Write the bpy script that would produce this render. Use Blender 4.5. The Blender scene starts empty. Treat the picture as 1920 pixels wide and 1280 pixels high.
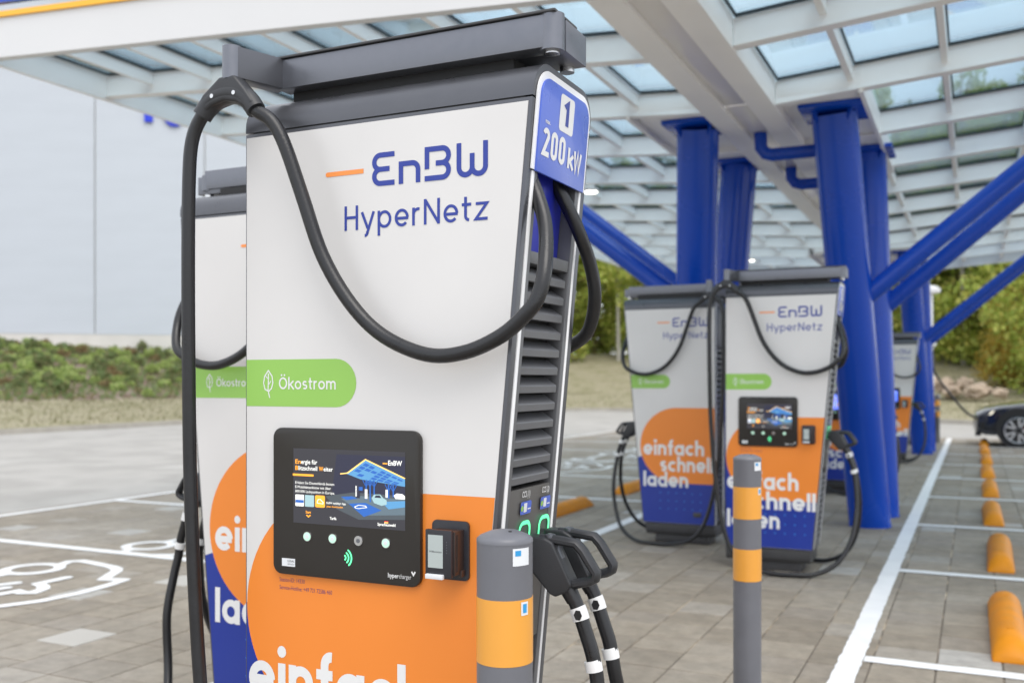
import bpy, bmesh, math, random
from mathutils import Vector, Matrix
R = math.radians
rnd = random.Random(7)
sc = bpy.context.scene
C = sc.collection

# ------------------------------------------------------------------ camera, sky, sun, exposure
cam_d = bpy.data.cameras.new('camera'); cam = bpy.data.objects.new('camera', cam_d); C.objects.link(cam)
cam.location = (0, 0, 1.425); cam.rotation_euler = (R(90), 0, R(25.418))
cam_d.sensor_width = 36; cam_d.lens = 34.26; cam_d.shift_y = 74/1920
cam_d.clip_start = 0.05; cam_d.clip_end = 3000
cam_d.dof.use_dof = True; cam_d.dof.focus_distance = 2.28; cam_d.dof.aperture_fstop = 3.2
sc.camera = cam
SUN_EL, SUN_AZ = 60, 135          # azimuth of the sun, clockwise from +Y
w = bpy.data.worlds.new('World'); sc.world = w; w.use_nodes = True
nt = w.node_tree; nt.nodes.clear()
sky = nt.nodes.new('ShaderNodeTexSky'); sky.sky_type = 'NISHITA'; sky.sun_disc = False
sky.sun_elevation = R(SUN_EL); sky.sun_rotation = R(SUN_AZ); sky.dust_density = 2.0; sky.air_density = 1.0
bg = nt.nodes.new('ShaderNodeBackground'); bg.inputs['Strength'].default_value = 0.15
mix = nt.nodes.new('ShaderNodeMix'); mix.data_type = 'RGBA'
tc = nt.nodes.new('ShaderNodeTexCoord'); nz = nt.nodes.new('ShaderNodeTexNoise')
nz.inputs['Scale'].default_value = 2.2; nz.inputs['Detail'].default_value = 7
rmp = nt.nodes.new('ShaderNodeMapRange'); rmp.inputs[1].default_value = .34; rmp.inputs[2].default_value = .66
rmp.inputs[3].default_value = .62; rmp.inputs[4].default_value = .95
nt.links.new(tc.outputs['Generated'], nz.inputs['Vector']); nt.links.new(nz.outputs['Fac'], rmp.inputs[0])
nt.links.new(rmp.outputs[0], mix.inputs[0]); nt.links.new(sky.outputs[0], mix.inputs[6])
mix.inputs[7].default_value = (7.1, 7.28, 7.6, 1)      # even cloud cover
out = nt.nodes.new('ShaderNodeOutputWorld')
nt.links.new(mix.outputs[2], bg.inputs[0]); nt.links.new(bg.outputs[0], out.inputs[0])
sl = bpy.data.lights.new('sun', 'SUN'); sl.energy = 1.1; sl.angle = R(40); sl.color = (1, .965, .91)
so = bpy.data.objects.new('sun', sl); C.objects.link(so)
so.rotation_euler = (R(90-SUN_EL), 0, R(180-SUN_AZ))
sc.view_settings.view_transform = 'Standard'; sc.view_settings.look = 'None'
sc.view_settings.gamma = 1; sc.view_settings.exposure = 0.62
sc.view_settings.use_curve_mapping = False

# ------------------------------------------------------------------ materials
M = {}
def mat(name, col, rough=.5, metal=0, var=0, vscale=6, bump=0, bscale=80, spec=.5, emit=None, estr=0, coat=0, stretch=None):
    m = bpy.data.materials.new(name); m.use_nodes = True; n = m.node_tree; b = n.nodes['Principled BSDF']
    b.inputs['Base Color'].default_value = (*col, 1); b.inputs['Roughness'].default_value = rough
    b.inputs['Metallic'].default_value = metal; b.inputs['Specular IOR Level'].default_value = spec
    b.inputs['Coat Weight'].default_value = coat
    if emit: b.inputs['Emission Color'].default_value = (*emit, 1); b.inputs['Emission Strength'].default_value = estr
    if var or bump:
        t = n.nodes.new('ShaderNodeTexCoord'); src = t.outputs['Object']
        if stretch:
            mp = n.nodes.new('ShaderNodeMapping'); mp.inputs['Scale'].default_value = stretch
            n.links.new(src, mp.inputs[0]); src = mp.outputs[0]
    if var:
        z = n.nodes.new('ShaderNodeTexNoise'); z.inputs['Scale'].default_value = vscale; z.inputs['Detail'].default_value = 6
        n.links.new(src, z.inputs['Vector'])
        hs = n.nodes.new('ShaderNodeHueSaturation'); hs.inputs['Color'].default_value = (*col, 1)
        mr = n.nodes.new('ShaderNodeMapRange'); mr.inputs[1].default_value = .3; mr.inputs[2].default_value = .7
        mr.inputs[3].default_value = 1-var; mr.inputs[4].default_value = 1+var
        n.links.new(z.outputs['Fac'], mr.inputs[0]); n.links.new(mr.outputs[0], hs.inputs['Value'])
        n.links.new(hs.outputs[0], b.inputs['Base Color'])
        rr = n.nodes.new('ShaderNodeMapRange'); rr.inputs[1].default_value = .3; rr.inputs[2].default_value = .7
        rr.inputs[3].default_value = max(.03, rough-.07); rr.inputs[4].default_value = min(1, rough+.07)
        n.links.new(z.outputs['Fac'], rr.inputs[0]); n.links.new(rr.outputs[0], b.inputs['Roughness'])
    if bump:
        z2 = n.nodes.new('ShaderNodeTexNoise'); z2.inputs['Scale'].default_value = bscale; z2.inputs['Detail'].default_value = 5
        n.links.new(src, z2.inputs['Vector'])
        bp = n.nodes.new('ShaderNodeBump'); bp.inputs['Strength'].default_value = bump; bp.inputs['Distance'].default_value = .01
        n.links.new(z2.outputs['Fac'], bp.inputs['Height']); n.links.new(bp.outputs[0], b.inputs['Normal'])
    M[name] = m; return m

mat('panel_white', (.66, .645, .63), .36, var=.035, vscale=2.2)
mat('film_orange', (.80, .235, .03), .36, var=.02, vscale=3)
mat('film_green', (.28, .53, .10), .38, var=.02, vscale=3)
mat('film_blue', (.011, .034, .28), .36, var=.04, vscale=3)
mat('film_dot', (.03, .25, .75), .4)
mat('logo_blue', (.02, .042, .29), .4)
mat('logo_orange', (.88, .28, .06), .4)
mat('print_white', (.74, .74, .735), .42)
mat('print_violet', (.16, .05, .14), .5)
mat('sign_blue', (.075, .14, .58), .3, var=.03, coat=.2)
mat('recess_blue', (.02, .03, .38), .35)
mat('graphite', (.105, .108, .12), .33, metal=.55, var=.06, vscale=9, bump=.03, bscale=600)
mat('graphite_dark', (.06, .06, .063), .45, metal=.2, var=.08, vscale=9)
mat('plug_grey', (.10, .095, .09), .45, metal=.2, var=.06, vscale=9)
mat('louvre_grey', (.135, .137, .145), .42, metal=.25, var=.05, vscale=9)
mat('anodised', (.175, .182, .205), .36, metal=.65, var=.05, vscale=30, bump=.04, bscale=500)
mat('black_gap', (.012, .012, .013), .6)
mat('trim_white', (.88, .88, .88), .35)
mat('rubber', (.011, .011, .0125), .33, var=.15, vscale=18, bump=.06, bscale=160)
mat('plastic_black', (.022, .023, .026), .45, var=.1, vscale=20, bump=.08, bscale=400)
mat('steel', (.6, .6, .6), .25, metal=1)
mat('bezel', (.028, .025, .022), .22, spec=.35)
mat('reader_reflection_brown', (.032, .02, .017), .4)  # dark housing; brown tint is the orange panel's reflection put into the colour
mat('reader_black', (.02, .02, .026), .35)
mat('lcd_grey', (.42, .47, .46), .3)
mat('sticker', (.72, .74, .76), .4)
mat('sticker_blue', (.03, .30, .62), .4)
mat('glow_green', (.1, .75, .3), .4, emit=(.12, .85, .38), estr=.75)
mat('button_green', (.5, .75, .6), .3, emit=(.3, .9, .5), estr=.28)
mat('d_dark', (.015, .015, .02), .3, emit=(.030, .029, .034), estr=.8)
mat('d_night', (.012, .013, .03), .3, emit=(.020, .021, .036), estr=.8)
mat('d_ground', (.05, .07, .09), .3, emit=(.12, .17, .20), estr=.6)
mat('d_ground_dim', (.05, .06, .07), .3, emit=(.05, .06, .068), estr=.6)
mat('d_blue', (.02, .08, .3), .3, emit=(.02, .12, .42), estr=.5)
mat('d_sky', (.05, .2, .4), .3, emit=(.12, .28, .45), estr=.5)
mat('d_white', (.5, .5, .5), .3, emit=(.72, .72, .66), estr=.8)
mat('d_orange', (.6, .25, .02), .3, emit=(.85, .33, .03), estr=.8)
mat('d_amber', (.6, .4, .1), .3, emit=(.90, .52, .16), estr=.85)
mat('d_red', (.5, .03, .02), .3, emit=(.6, .04, .02), estr=.8)
mat('d_car', (.2, .3, .32), .3, emit=(.30, .45, .47), estr=.6)
mat('d_lit', (.1, .2, .7), .3, emit=(.10, .18, .95), estr=.95)
mat('bollard_grey', (.14, .143, .16), .42, var=.05, vscale=7, bump=.03, bscale=250)
mat('bollard_orange', (.76, .34, .05), .32, var=.02, vscale=5, coat=.15)
mat('steel_blue', (.003, .058, .43), .25, var=.05, vscale=1.2, spec=.42)
mat('fascia_white', (.66, .66, .66), .4, var=.02, vscale=1)
mat('steel_white', (.86, .855, .845), .42, var=.035, vscale=1.5)
mat('gloss_white', (.78, .76, .74), .16, var=.03, vscale=1)
mat('gasket', (.02, .03, .035), .5)
mat('fascia_yellow', (.90, .46, .02), .4)
mat('stop_orange', (.60, .215, .001), .5, spec=.3, var=.12, vscale=7, bump=.15, bscale=60)
mat('concrete_light', (.42, .40, .365), .85, var=.10, vscale=.7, bump=.25, bscale=25)
mat('kerb', (.38, .355, .31), .85, var=.12, vscale=2, bump=.3, bscale=40)
mat('soil', (.16, .085, .055), .95, var=.4, vscale=1.4, bump=.8, bscale=8)
mat('hall_white', (.50, .54, .59), .45, var=.03, vscale=.25, stretch=(1, 1, 4))
mat('hall_plinth', (.60, .585, .55), .6, var=.06, vscale=.8)
mat('hall_roof', (.35, .36, .38), .6)
mat('sign_letter', (.01, .04, .62), .35)
mat('car_paint', (.014, .02, .035), .2, metal=.4, coat=1.0)
mat('car_glass', (.012, .015, .018), .06, spec=.8)
mat('car_black', (.012, .012, .013), .5)
mat('tyre', (.018, .018, .019), .8, bump=.2, bscale=80)
mat('alloy', (.55, .56, .58), .28, metal=.9)
mat('alloy_dark', (.03, .03, .033), .35, metal=.5)
mat('headlamp', (.7, .7, .68), .1, emit=(1, .9, .65), estr=.8)
mat('caliper', (.5, .02, .01), .4)
mat('lamp_lens', (.9, .9, .85), .3, emit=(1, .96, .84), estr=3.5)
mat('post_white', (.68, .69, .70), .4, var=.04)
mat('rock', (.36, .285, .215), .9, var=.25, vscale=2, bump=.7, bscale=6)
mat('bark', (.10, .075, .05), .9, var=.3, vscale=5, bump=.5, bscale=20)
mat('bark_birch', (.42, .40, .35), .8, var=.35, vscale=4, stretch=(2, 2, 9))

def ground_mat(name, cols, scale, rough=.9, bump=.4, bscale=12, det=8):
    m = bpy.data.materials.new(name); m.use_nodes = True; n = m.node_tree; b = n.nodes['Principled BSDF']
    t = n.nodes.new('ShaderNodeTexCoord'); z = n.nodes.new('ShaderNodeTexNoise'); z.inputs['Scale'].default_value = scale
    z.inputs['Detail'].default_value = det; n.links.new(t.outputs['Object'], z.inputs['Vector'])
    cr = n.nodes.new('ShaderNodeValToRGB'); e = cr.color_ramp.elements
    for i, c in enumerate(cols):
        p = .32+.36*i/(len(cols)-1)
        el = e[i] if i < 2 else e.new(p)
        el.position = p; el.color = (*c, 1)
    n.links.new(z.outputs['Fac'], cr.inputs[0]); n.links.new(cr.outputs[0], b.inputs['Base Color'])
    b.inputs['Roughness'].default_value = rough
    z2 = n.nodes.new('ShaderNodeTexNoise'); z2.inputs['Scale'].default_value = bscale; z2.inputs['Detail'].default_value = 6
    n.links.new(t.outputs['Object'], z2.inputs['Vector'])
    bp = n.nodes.new('ShaderNodeBump'); bp.inputs['Strength'].default_value = bump; bp.inputs['Distance'].default_value = .05
    n.links.new(z2.outputs['Fac'], bp.inputs['Height']); n.links.new(bp.outputs[0], b.inputs['Normal'])
    M[name] = m
ground_mat('grass', [(.20, .185, .10), (.25, .23, .14), (.29, .26, .175), (.22, .21, .11)], .9)
ground_mat('slope_soil', [(.11, .075, .055), (.17, .11, .085), (.24, .19, .16), (.13, .14, .06)], 1.6, bump=.9)
ground_mat('earth', [(.20, .17, .09), (.25, .20, .13), (.17, .17, .07)], .3)
ground_mat('joint_sand', [(.50, .40, .28), (.13, .11, .085), (.17, .14, .11), (.52, .42, .30)], 2.2, bump=.3, bscale=60)
ground_mat('road_paving', [(.32, .308, .285), (.37, .355, .33), (.30, .288, .265), (.385, .372, .348)], .55, rough=.75, bump=.2, bscale=30)

def paver_mat():
    m = bpy.data.materials.new('paver'); m.use_nodes = True; n = m.node_tree; b = n.nodes['Principled BSDF']
    oi = n.nodes.new('ShaderNodeObjectInfo'); g = n.nodes.new('ShaderNodeNewGeometry')
    add = n.nodes.new('ShaderNodeMath'); add.operation = 'ADD'
    fr = n.nodes.new('ShaderNodeMath'); fr.operation = 'FRACT'
    n.links.new(oi.outputs['Random'], add.inputs[0]); n.links.new(g.outputs['Random Per Island'], add.inputs[1])
    n.links.new(add.outputs[0], fr.inputs[0])
    cr = n.nodes.new('ShaderNodeValToRGB'); cr.color_ramp.interpolation = 'CONSTANT'; e = cr.color_ramp.elements
    cols = [(0, (.275, .236, .182)), (.2, (.30, .258, .20)), (.4, (.255, .218, .168)), (.58, (.315, .273, .214)), (.74, (.285, .247, .198)), (.86, (.335, .30, .25)), (.975, (.42, .40, .365))]
    for i, (p, c) in enumerate(cols):
        el = e[i] if i < 2 else e.new(p)
        el.position = p; el.color = (*c, 1)
    n.links.new(fr.outputs[0], cr.inputs[0])
    # dust, drying patches and tyre marks across the paving (world position)
    z = n.nodes.new('ShaderNodeTexNoise'); z.inputs['Scale'].default_value = .55; z.inputs['Detail'].default_value = 5
    n.links.new(g.outputs['Position'], z.inputs['Vector'])
    mr = n.nodes.new('ShaderNodeMapRange'); mr.inputs[1].default_value = .50; mr.inputs[2].default_value = .72; mr.inputs[3].default_value = 0; mr.inputs[4].default_value = .42
    n.links.new(z.outputs['Fac'], mr.inputs[0])
    mx = n.nodes.new('ShaderNodeMix'); mx.data_type = 'RGBA'; mx.inputs[7].default_value = (.44, .415, .375, 1)
    n.links.new(mr.outputs[0], mx.inputs[0]); n.links.new(cr.outputs[0], mx.inputs[6])
    z3 = n.nodes.new('ShaderNodeTexNoise'); z3.inputs['Scale'].default_value = 9; z3.inputs['Detail'].default_value = 8; z3.inputs['Roughness'].default_value = .7
    n.links.new(g.outputs['Position'], z3.inputs['Vector'])
    mr3 = n.nodes.new('ShaderNodeMapRange'); mr3.inputs[1].default_value = .3; mr3.inputs[2].default_value = .7; mr3.inputs[3].default_value = .64; mr3.inputs[4].default_value = 1.02
    n.links.new(z3.outputs['Fac'], mr3.inputs[0])
    hs = n.nodes.new('ShaderNodeHueSaturation'); n.links.new(mr3.outputs[0], hs.inputs['Value']); n.links.new(mx.outputs[2], hs.inputs['Color'])
    n.links.new(hs.outputs[0], b.inputs['Base Color'])
    b.inputs['Roughness'].default_value = .72
    z4 = n.nodes.new('ShaderNodeTexNoise'); z4.inputs['Scale'].default_value = 220; z4.inputs['Detail'].default_value = 4
    n.links.new(g.outputs['Position'], z4.inputs['Vector'])
    bp = n.nodes.new('ShaderNodeBump'); bp.inputs['Strength'].default_value = .25; bp.inputs['Distance'].default_value = .004
    n.links.new(z4.outputs['Fac'], bp.inputs['Height']); n.links.new(bp.outputs[0], b.inputs['Normal'])
    M['paver'] = m
paver_mat()
def paint_mat():
    m = mat('road_paint', (.74, .74, .735), .6, var=.05, vscale=5, bump=.25, bscale=120)
paint_mat()
def glass_mat():
    m = bpy.data.materials.new('roof_glass'); m.use_nodes = True; n = m.node_tree; n.nodes.clear()
    o = n.nodes.new('ShaderNodeOutputMaterial'); t = n.nodes.new('ShaderNodeBsdfTransparent'); t.inputs[0].default_value = (.72, .82, .865, 1)
    gl = n.nodes.new('ShaderNodeBsdfGlossy'); gl.inputs['Roughness'].default_value = .02; gl.inputs[0].default_value = (.85, .92, .97, 1)
    lw0 = n.nodes.new('ShaderNodeLayerWeight'); lw0.inputs[0].default_value = .5; lw = n.nodes.new('ShaderNodeMath'); lw.operation = 'POWER'; lw.inputs[1].default_value = 4.0; n.links.new(lw0.outputs['Facing'], lw.inputs[0])
    mr = n.nodes.new('ShaderNodeMath'); mr.operation = 'MULTIPLY_ADD'; mr.inputs[1].default_value = .85; mr.inputs[2].default_value = .10; mr.use_clamp = True
    mx = n.nodes.new('ShaderNodeMixShader'); n.links.new(lw.outputs[0], mr.inputs[0]); n.links.new(mr.outputs[0], mx.inputs[0])
    n.links.new(t.outputs[0], mx.inputs[1]); n.links.new(gl.outputs[0], mx.inputs[2]); n.links.new(mx.outputs[0], o.inputs[0])
    M['roof_glass'] = m
glass_mat()
def leaf_mat(name, cols):
    m = bpy.data.materials.new(name); m.use_nodes = True; n = m.node_tree; b = n.nodes['Principled BSDF']
    g = n.nodes.new('ShaderNodeNewGeometry'); cr = n.nodes.new('ShaderNodeValToRGB'); e = cr.color_ramp.elements
    for i, c in enumerate(cols):
        p = i/(len(cols)-1)
        el = e[i] if i < 2 else e.new(p)
        el.position = p; el.color = (*c, 1)
    n.links.new(g.outputs['Random Per Island'], cr.inputs[0]); n.links.new(cr.outputs[0], b.inputs['Base Color'])
    b.inputs['Roughness'].default_value = .6
    b.inputs['Subsurface Weight'].default_value = 0
    tr = n.nodes.new('ShaderNodeBsdfTranslucent'); mx = n.nodes.new('ShaderNodeMixShader'); mx.inputs[0].default_value = .5
    n.links.new(cr.outputs[0], tr.inputs[0]); o = n.nodes['Material Output']
    n.links.new(b.outputs[0], mx.inputs[1]); n.links.new(tr.outputs[0], mx.inputs[2]); n.links.new(mx.outputs[0], o.inputs[0])
    M[name] = m
leaf_mat('leaf_green', [(.22, .28, .06), (.33, .38, .08), (.43, .44, .10), (.55, .50, .13)])
leaf_mat('leaf_bright', [(.30, .40, .07), (.42, .52, .11), (.54, .58, .14), (.60, .55, .15)])
leaf_mat('leaf_yellow', [(.38, .32, .07), (.56, .42, .08), (.64, .45, .09), (.42, .38, .10)])
leaf_mat('leaf_rust', [(.22, .20, .09), (.30, .23, .11), (.27, .17, .09)])
leaf_mat('leaf_dark', [(.15, .19, .055), (.22, .25, .06), (.27, .29, .08)])
leaf_mat('leaf_spurge', [(.30, .40, .12), (.42, .52, .17), (.50, .56, .22), (.24, .35, .11)])
leaf_mat('leaf_weed', [(.16, .24, .09), (.22, .29, .11), (.28, .25, .12), (.18, .26, .10)])

# ------------------------------------------------------------------ mesh helpers
def mesh(name, vs, fs, m, parent=None, smooth=False):
    me = bpy.data.meshes.new(name); me.from_pydata([tuple(v) for v in vs], [], fs); me.update()
    if smooth:
        for p in me.polygons: p.use_smooth = True
    o = bpy.data.objects.new(name, me); C.objects.link(o)
    me.materials.append(M[m] if isinstance(m, str) else m)
    if parent: o.parent = parent
    return o
class MB:
    def __init__(s): s.v = []; s.f = []
    def add(s, vs, fs):
        k = len(s.v); s.v += [Vector(v) for v in vs]; s.f += [tuple(i+k for i in f) for f in fs]; return s
    def hexa(s, c):     # 8 corners: bottom ring 0-3, top ring 4-7
        return s.add(c, [(0, 3, 2, 1), (4, 5, 6, 7), (0, 1, 5, 4), (1, 2, 6, 5), (2, 3, 7, 6), (3, 0, 4, 7)])
    def box(s, a, b):
        x0, y0, z0 = a; x1, y1, z1 = b
        return s.hexa([(x0, y0, z0), (x1, y0, z0), (x1, y1, z0), (x0, y1, z0), (x0, y0, z1), (x1, y0, z1), (x1, y1, z1), (x0, y1, z1)])
    def prism(s, pts, d):  # planar polygon (list of Vector) extruded by vector d
        n = len(pts); d = Vector(d); pts = [Vector(p) for p in pts]
        fs = [tuple(range(n))[::-1], tuple(range(n, 2*n))]
        fs += [(i, (i+1) % n, n+(i+1) % n, n+i) for i in range(n)]
        return s.add(pts+[p+d for p in pts], fs)
    def tube(s, pts, r, n=12, caps=True, closed=False, sq=None):
        pts = [Vector(p) for p in pts]; N = len(pts); rs = r if isinstance(r, (list, tuple)) else [r]*N
        rings = []; up = None
        for i, p in enumerate(pts):
            a = pts[(i-1) % N] if (i or closed) else pts[0]; b = pts[(i+1) % N] if (i < N-1 or closed) else pts[-1]
            t = (b-a).normalized()
            if up is None:
                up = Vector((0, 0, 1)) if abs(t.z) < .9 else Vector((0, 1, 0))
            u = (up-t*up.dot(t)).normalized(); up = u; v = t.cross(u)
            rings.append([p+(u*math.cos(2*math.pi*k/n)*(sq[0] if sq else 1)+v*math.sin(2*math.pi*k/n)*(sq[1] if sq else 1))*rs[i] for k in range(n)])
        vs = [q for ring in rings for q in ring]; fs = []
        for i in range(N if closed else N-1):
            j = (i+1) % N
            fs += [(i*n+k, i*n+(k+1) % n, j*n+(k+1) % n, j*n+k) for k in range(n)]
        if caps and not closed: fs += [tuple(range(n))[::-1], tuple((N-1)*n+k for k in range(n))]
        return s.add(vs, fs)
    def lathe(s, prof, n=32, c=(0, 0, 0)):   # prof: (r, z) list
        c = Vector(c); vs = []; fs = []
        for r, z in prof: vs += [c+Vector((r*math.cos(2*math.pi*k/n), r*math.sin(2*math.pi*k/n), z)) for k in range(n)]
        for i in range(len(prof)-1): fs += [(i*n+k, i*n+(k+1) % n, (i+1)*n+(k+1) % n, (i+1)*n+k) for k in range(n)]
        fs += [tuple(range(n))[::-1], tuple((len(prof)-1)*n+k for k in range(n))]
        return s.add(vs, fs)
    def build(s, name, m, parent=None, bevel=0, seg=2, smooth=False, angle=None):
        o = mesh(name, s.v, s.f, m, parent)
        me = o.data; bm = bmesh.new(); bm.from_mesh(me)
        if bevel:
            es = [e for e in bm.edges if len(e.link_faces) == 2 and e.calc_face_angle(0) > .35]
            bmesh.ops.bevel(bm, geom=es, offset=bevel, segments=seg, profile=.6, affect='EDGES', clamp_overlap=True)
        bmesh.ops.recalc_face_normals(bm, faces=bm.faces)
        bm.to_mesh(me); bm.free()
        if smooth or bevel:
            for p in me.polygons: p.use_smooth = True
            try: me.set_sharp_from_angle(angle=R(angle or 40))
            except Exception: pass
        return o
def spline(pts, n=8):
    P = [Vector(p) for p in pts]; P = [P[0]*2-P[1]]+P+[P[-1]*2-P[-2]]; o = []
    for i in range(1, len(P)-2):
        a, b, c, d = P[i-1:i+3]
        for k in range(n):
            t = k/n
            o.append(.5*((2*b)+(c-a)*t+(2*a-5*b+4*c-d)*t*t+(3*b-a-3*c+d)*t**3))
    o.append(P[-2]); return o
def empty(name, loc=(0, 0, 0), rz=0):
    o = bpy.data.objects.new(name, None); C.objects.link(o); o.location = loc; o.rotation_euler = (0, 0, rz); o.empty_display_size = .1
    return o
def tag(o, label=None, cat=None, group=None, kind=None):
    if label: o['label'] = label
    if cat: o['category'] = cat
    if group: o['group'] = group
    if kind: o['kind'] = kind
    return o
def copy_tree(o, parent=None):
    c = o.copy(); C.objects.link(c)
    if parent: c.parent = parent
    for ch in list(o.children): copy_tree(ch, c)
    return c

# ---- flat print: strokes and lettering laid on a surface.  map(a, b, lift) -> Vector
def arc(cx, cy, rx, a0, a1, ry=None, n=None):
    ry = rx if ry is None else ry
    n = n or max(4, int(abs(a1-a0)/11))
    return [(cx+rx*math.cos(R(a0+(a1-a0)*i/n)), cy+ry*math.sin(R(a0+(a1-a0)*i/n))) for i in range(n+1)]
def strip(mb, pts, t, mp, lift, cap='butt'):
    P = []
    for p in pts:
        if not P or (Vector(p)-P[-1]).length > 1e-6: P.append(Vector(p))
    closed = (P[0]-P[-1]).length < 1e-6
    if closed: P = P[:-1]
    N = len(P); L = []; Rr = []
    for i in range(N):
        d0 = (P[i]-P[i-1]).normalized() if (i or closed) else None
        d1 = (P[(i+1) % N]-P[i]).normalized() if (i < N-1 or closed) else None
        d0 = d0 or d1; d1 = d1 or d0
        n0 = Vector((-d0.y, d0.x)); n1 = Vector((-d1.y, d1.x)); m = (n0+n1)
        m = m.normalized() if m.length > 1e-6 else n0
        k = min(1/max(m.dot(n0), .2), 2.2)
        L.append(P[i]+m*t/2*k); Rr.append(P[i]-m*t/2*k)
    v = [mp(p.x, p.y, lift) for p in L]+[mp(p.x, p.y, lift) for p in Rr]
    fs = [(i, (i+1) % N, N+(i+1) % N, N+i) for i in range(N if closed else N-1)]
    mb.add(v, fs)
    if cap == 'round' and not closed:
        for p, d in ((P[0], (P[0]-P[1])), (P[-1], (P[-1]-P[-2]))):
            a = math.degrees(math.atan2(d.y, d.x))
            q = arc(p.x, p.y, t/2, a-90, a+90, n=8)
            mb.add([mp(x, y, lift) for x, y in q], [tuple(range(len(q)))])
def glyph(ch, t, W=1.0):
    """strokes of a letter on x-height 1; returns (list of strokes, advance). W scales round bowls."""
    h = t/2; rx = W/2-h; ry = .5-h; cx = W/2; CAP = 1.42
    circ = arc(cx, .5, rx, 0, 360, ry)
    arch = lambda x0, x1: [(x0, h*.2+.45)]+arc((x0+x1)/2, 1-h-(x1-x0)/2*.95, (x1-x0)/2, 180, 0, (x1-x0)/2*.95)+[(x1, 0)]
    if ch == 'e': return [arc(cx, .5, rx, 0, 318, ry), [(h*1.2, .47), (W-h*.4, .47)]], W
    if ch == 'a': return [circ, [(W-h, 0), (W-h, 1)]], W
    if ch == 'c': return [arc(cx, .5, rx, 48, 312, ry)], W*.88
    if ch == 'd': return [circ, [(W-h, 0), (W-h, 1.45)]], W
    if ch == 'o': return [circ], W
    if ch == 'p': return [circ, [(h, -.42), (h, 1)]], W
    if ch == 'n': return [[(h, 0), (h, 1)], arch(h, W*.9-h)], W*.9
    if ch == 'm': return [[(h, 0), (h, 1)], arch(h, W*.8-h), arch(W*.8-h, W*1.6-3*h)], W*1.6-2*h
    if ch == 'h': return [[(h, 0), (h, 1.45)], arch(h, W*.9-h)], W*.9
    if ch == 'l': return [[(h, 0), (h, 1.45)]], t
    if ch == 'i': return [[(h, 0), (h, 1)], 'dot%f,%f' % (h, 1.32)], t
    if ch == 'f': return [[(h+.16, 0), (h+.16, 1.12)]+arc(h+.16+.22, 1.12, .22, 180, 80, .24), [(0, 1-h), (.58, 1-h)]], .58
    if ch == 't': return [[(h+.14, 1.34), (h+.14, .3)]+arc(h+.14+.2, .3, .2, 180, 275, .3-h), [(0, 1-h), (.56, 1-h)]], .56
    if ch == 'r': return [[(h, 0), (h, 1)], [(h, .5)]+arc(h+.3, .62, .3, 180, 75, .38-h)], .52
    if ch == 's': return [arc(.36, .5+.25-h/2, .36-h, 40, 270, .25-h/2)[:-1]+arc(.36, .25+h/2, .36-h, 90, -140, .25-h/2)], .72
    if ch == 'k': return [[(h, 0), (h, 1.45)], [(.78, 1), (h, .42)], [(.3, .58), (.82, 0)]], .8
    if ch == 'z': return [[(.06, 1-h), (.72, 1-h), (.06, h), (.76, h)]], .78
    if ch == 'y': return [[(.04, 1), (.43, .05)], [(.82, 1), (.40, -.2)]+arc(.22, -.2, .17, 0, -90, .16)], .86
    if ch == 'H': return [[(h, 0), (h, CAP)], [(.92-h, 0), (.92-h, CAP)], [(h, CAP*.52), (.92-h, CAP*.52)]], .92
    if ch == 'N': return [[(h, 0), (h, CAP)], [(h*.9, CAP-h*.4), (1.0-h*.9, h*.4)], [(1.0-h, 0), (1.0-h, CAP)]], 1.0
    if ch == 'O': return [arc(.62, CAP/2, .62-h, 0, 360, CAP/2-h), 'dot%f,%f' % (.4, CAP+.25), 'dot%f,%f' % (.84, CAP+.25)], 1.24
    if ch == '0': return [arc(.36, CAP-.36, .36-h, 0, 180)+arc(.36, .36, .36-h, 180, 360)+[(.72-h, CAP-.36)]], .72
    if ch == '2': return [arc(.36, CAP-.37, .36-h, 165, -35)+[(h, h), (.74, h)]], .74
    if ch == '1': return [[(.05, CAP-.32), (.32, CAP-.03), (.32, 0)]], .42
    if ch == 'W': return [[(.04, CAP), (.26, .04), (.50, CAP-.05), (.74, .04), (.96, CAP)]], 1.0
    if ch == 'L': return [[(h, CAP), (h, h), (.8, h)]], .8
    if ch == 'C': return [arc(.6, CAP/2, .6-h, 50, 310, CAP/2-h)], 1.1
    return [], .45
def stroke_text(name, s, a, b, xh, width, mp, m, parent, t=.24, W=1.0, sp=.16, lift=.0012, cap='butt'):
    mb = MB(); x = 0; items = []
    for ch in s:
        g, adv = glyph(ch, t, W); items.append((g, x)); x += adv+sp
    total = x-sp; kx = width/total if width else xh
    mp2 = lambda px, py, l: mp(a+px*kx, b+py*xh, l)
    i = 0
    for g, x0 in items:
        for st in g:
            i += 1; lf = lift+(i % 5)*.00006
            if isinstance(st, str):
                dx, dy = map(float, st[3:].split(',')); q = arc(x0+dx, dy, t*.6, 0, 330, n=11)
                mb.add([mp2(px, py, lf) for px, py in q], [tuple(range(len(q)))])
            else: strip(mb, [(x0+px, py) for px, py in st], t, mp2, lf, cap)
    return mesh(name, mb.v, mb.f, m, parent)
def poly(name, pts, mp, lift, m, parent):
    return mesh(name, [mp(x, y, lift) for x, y in pts], [tuple(range(len(pts)))], m, parent)
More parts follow.
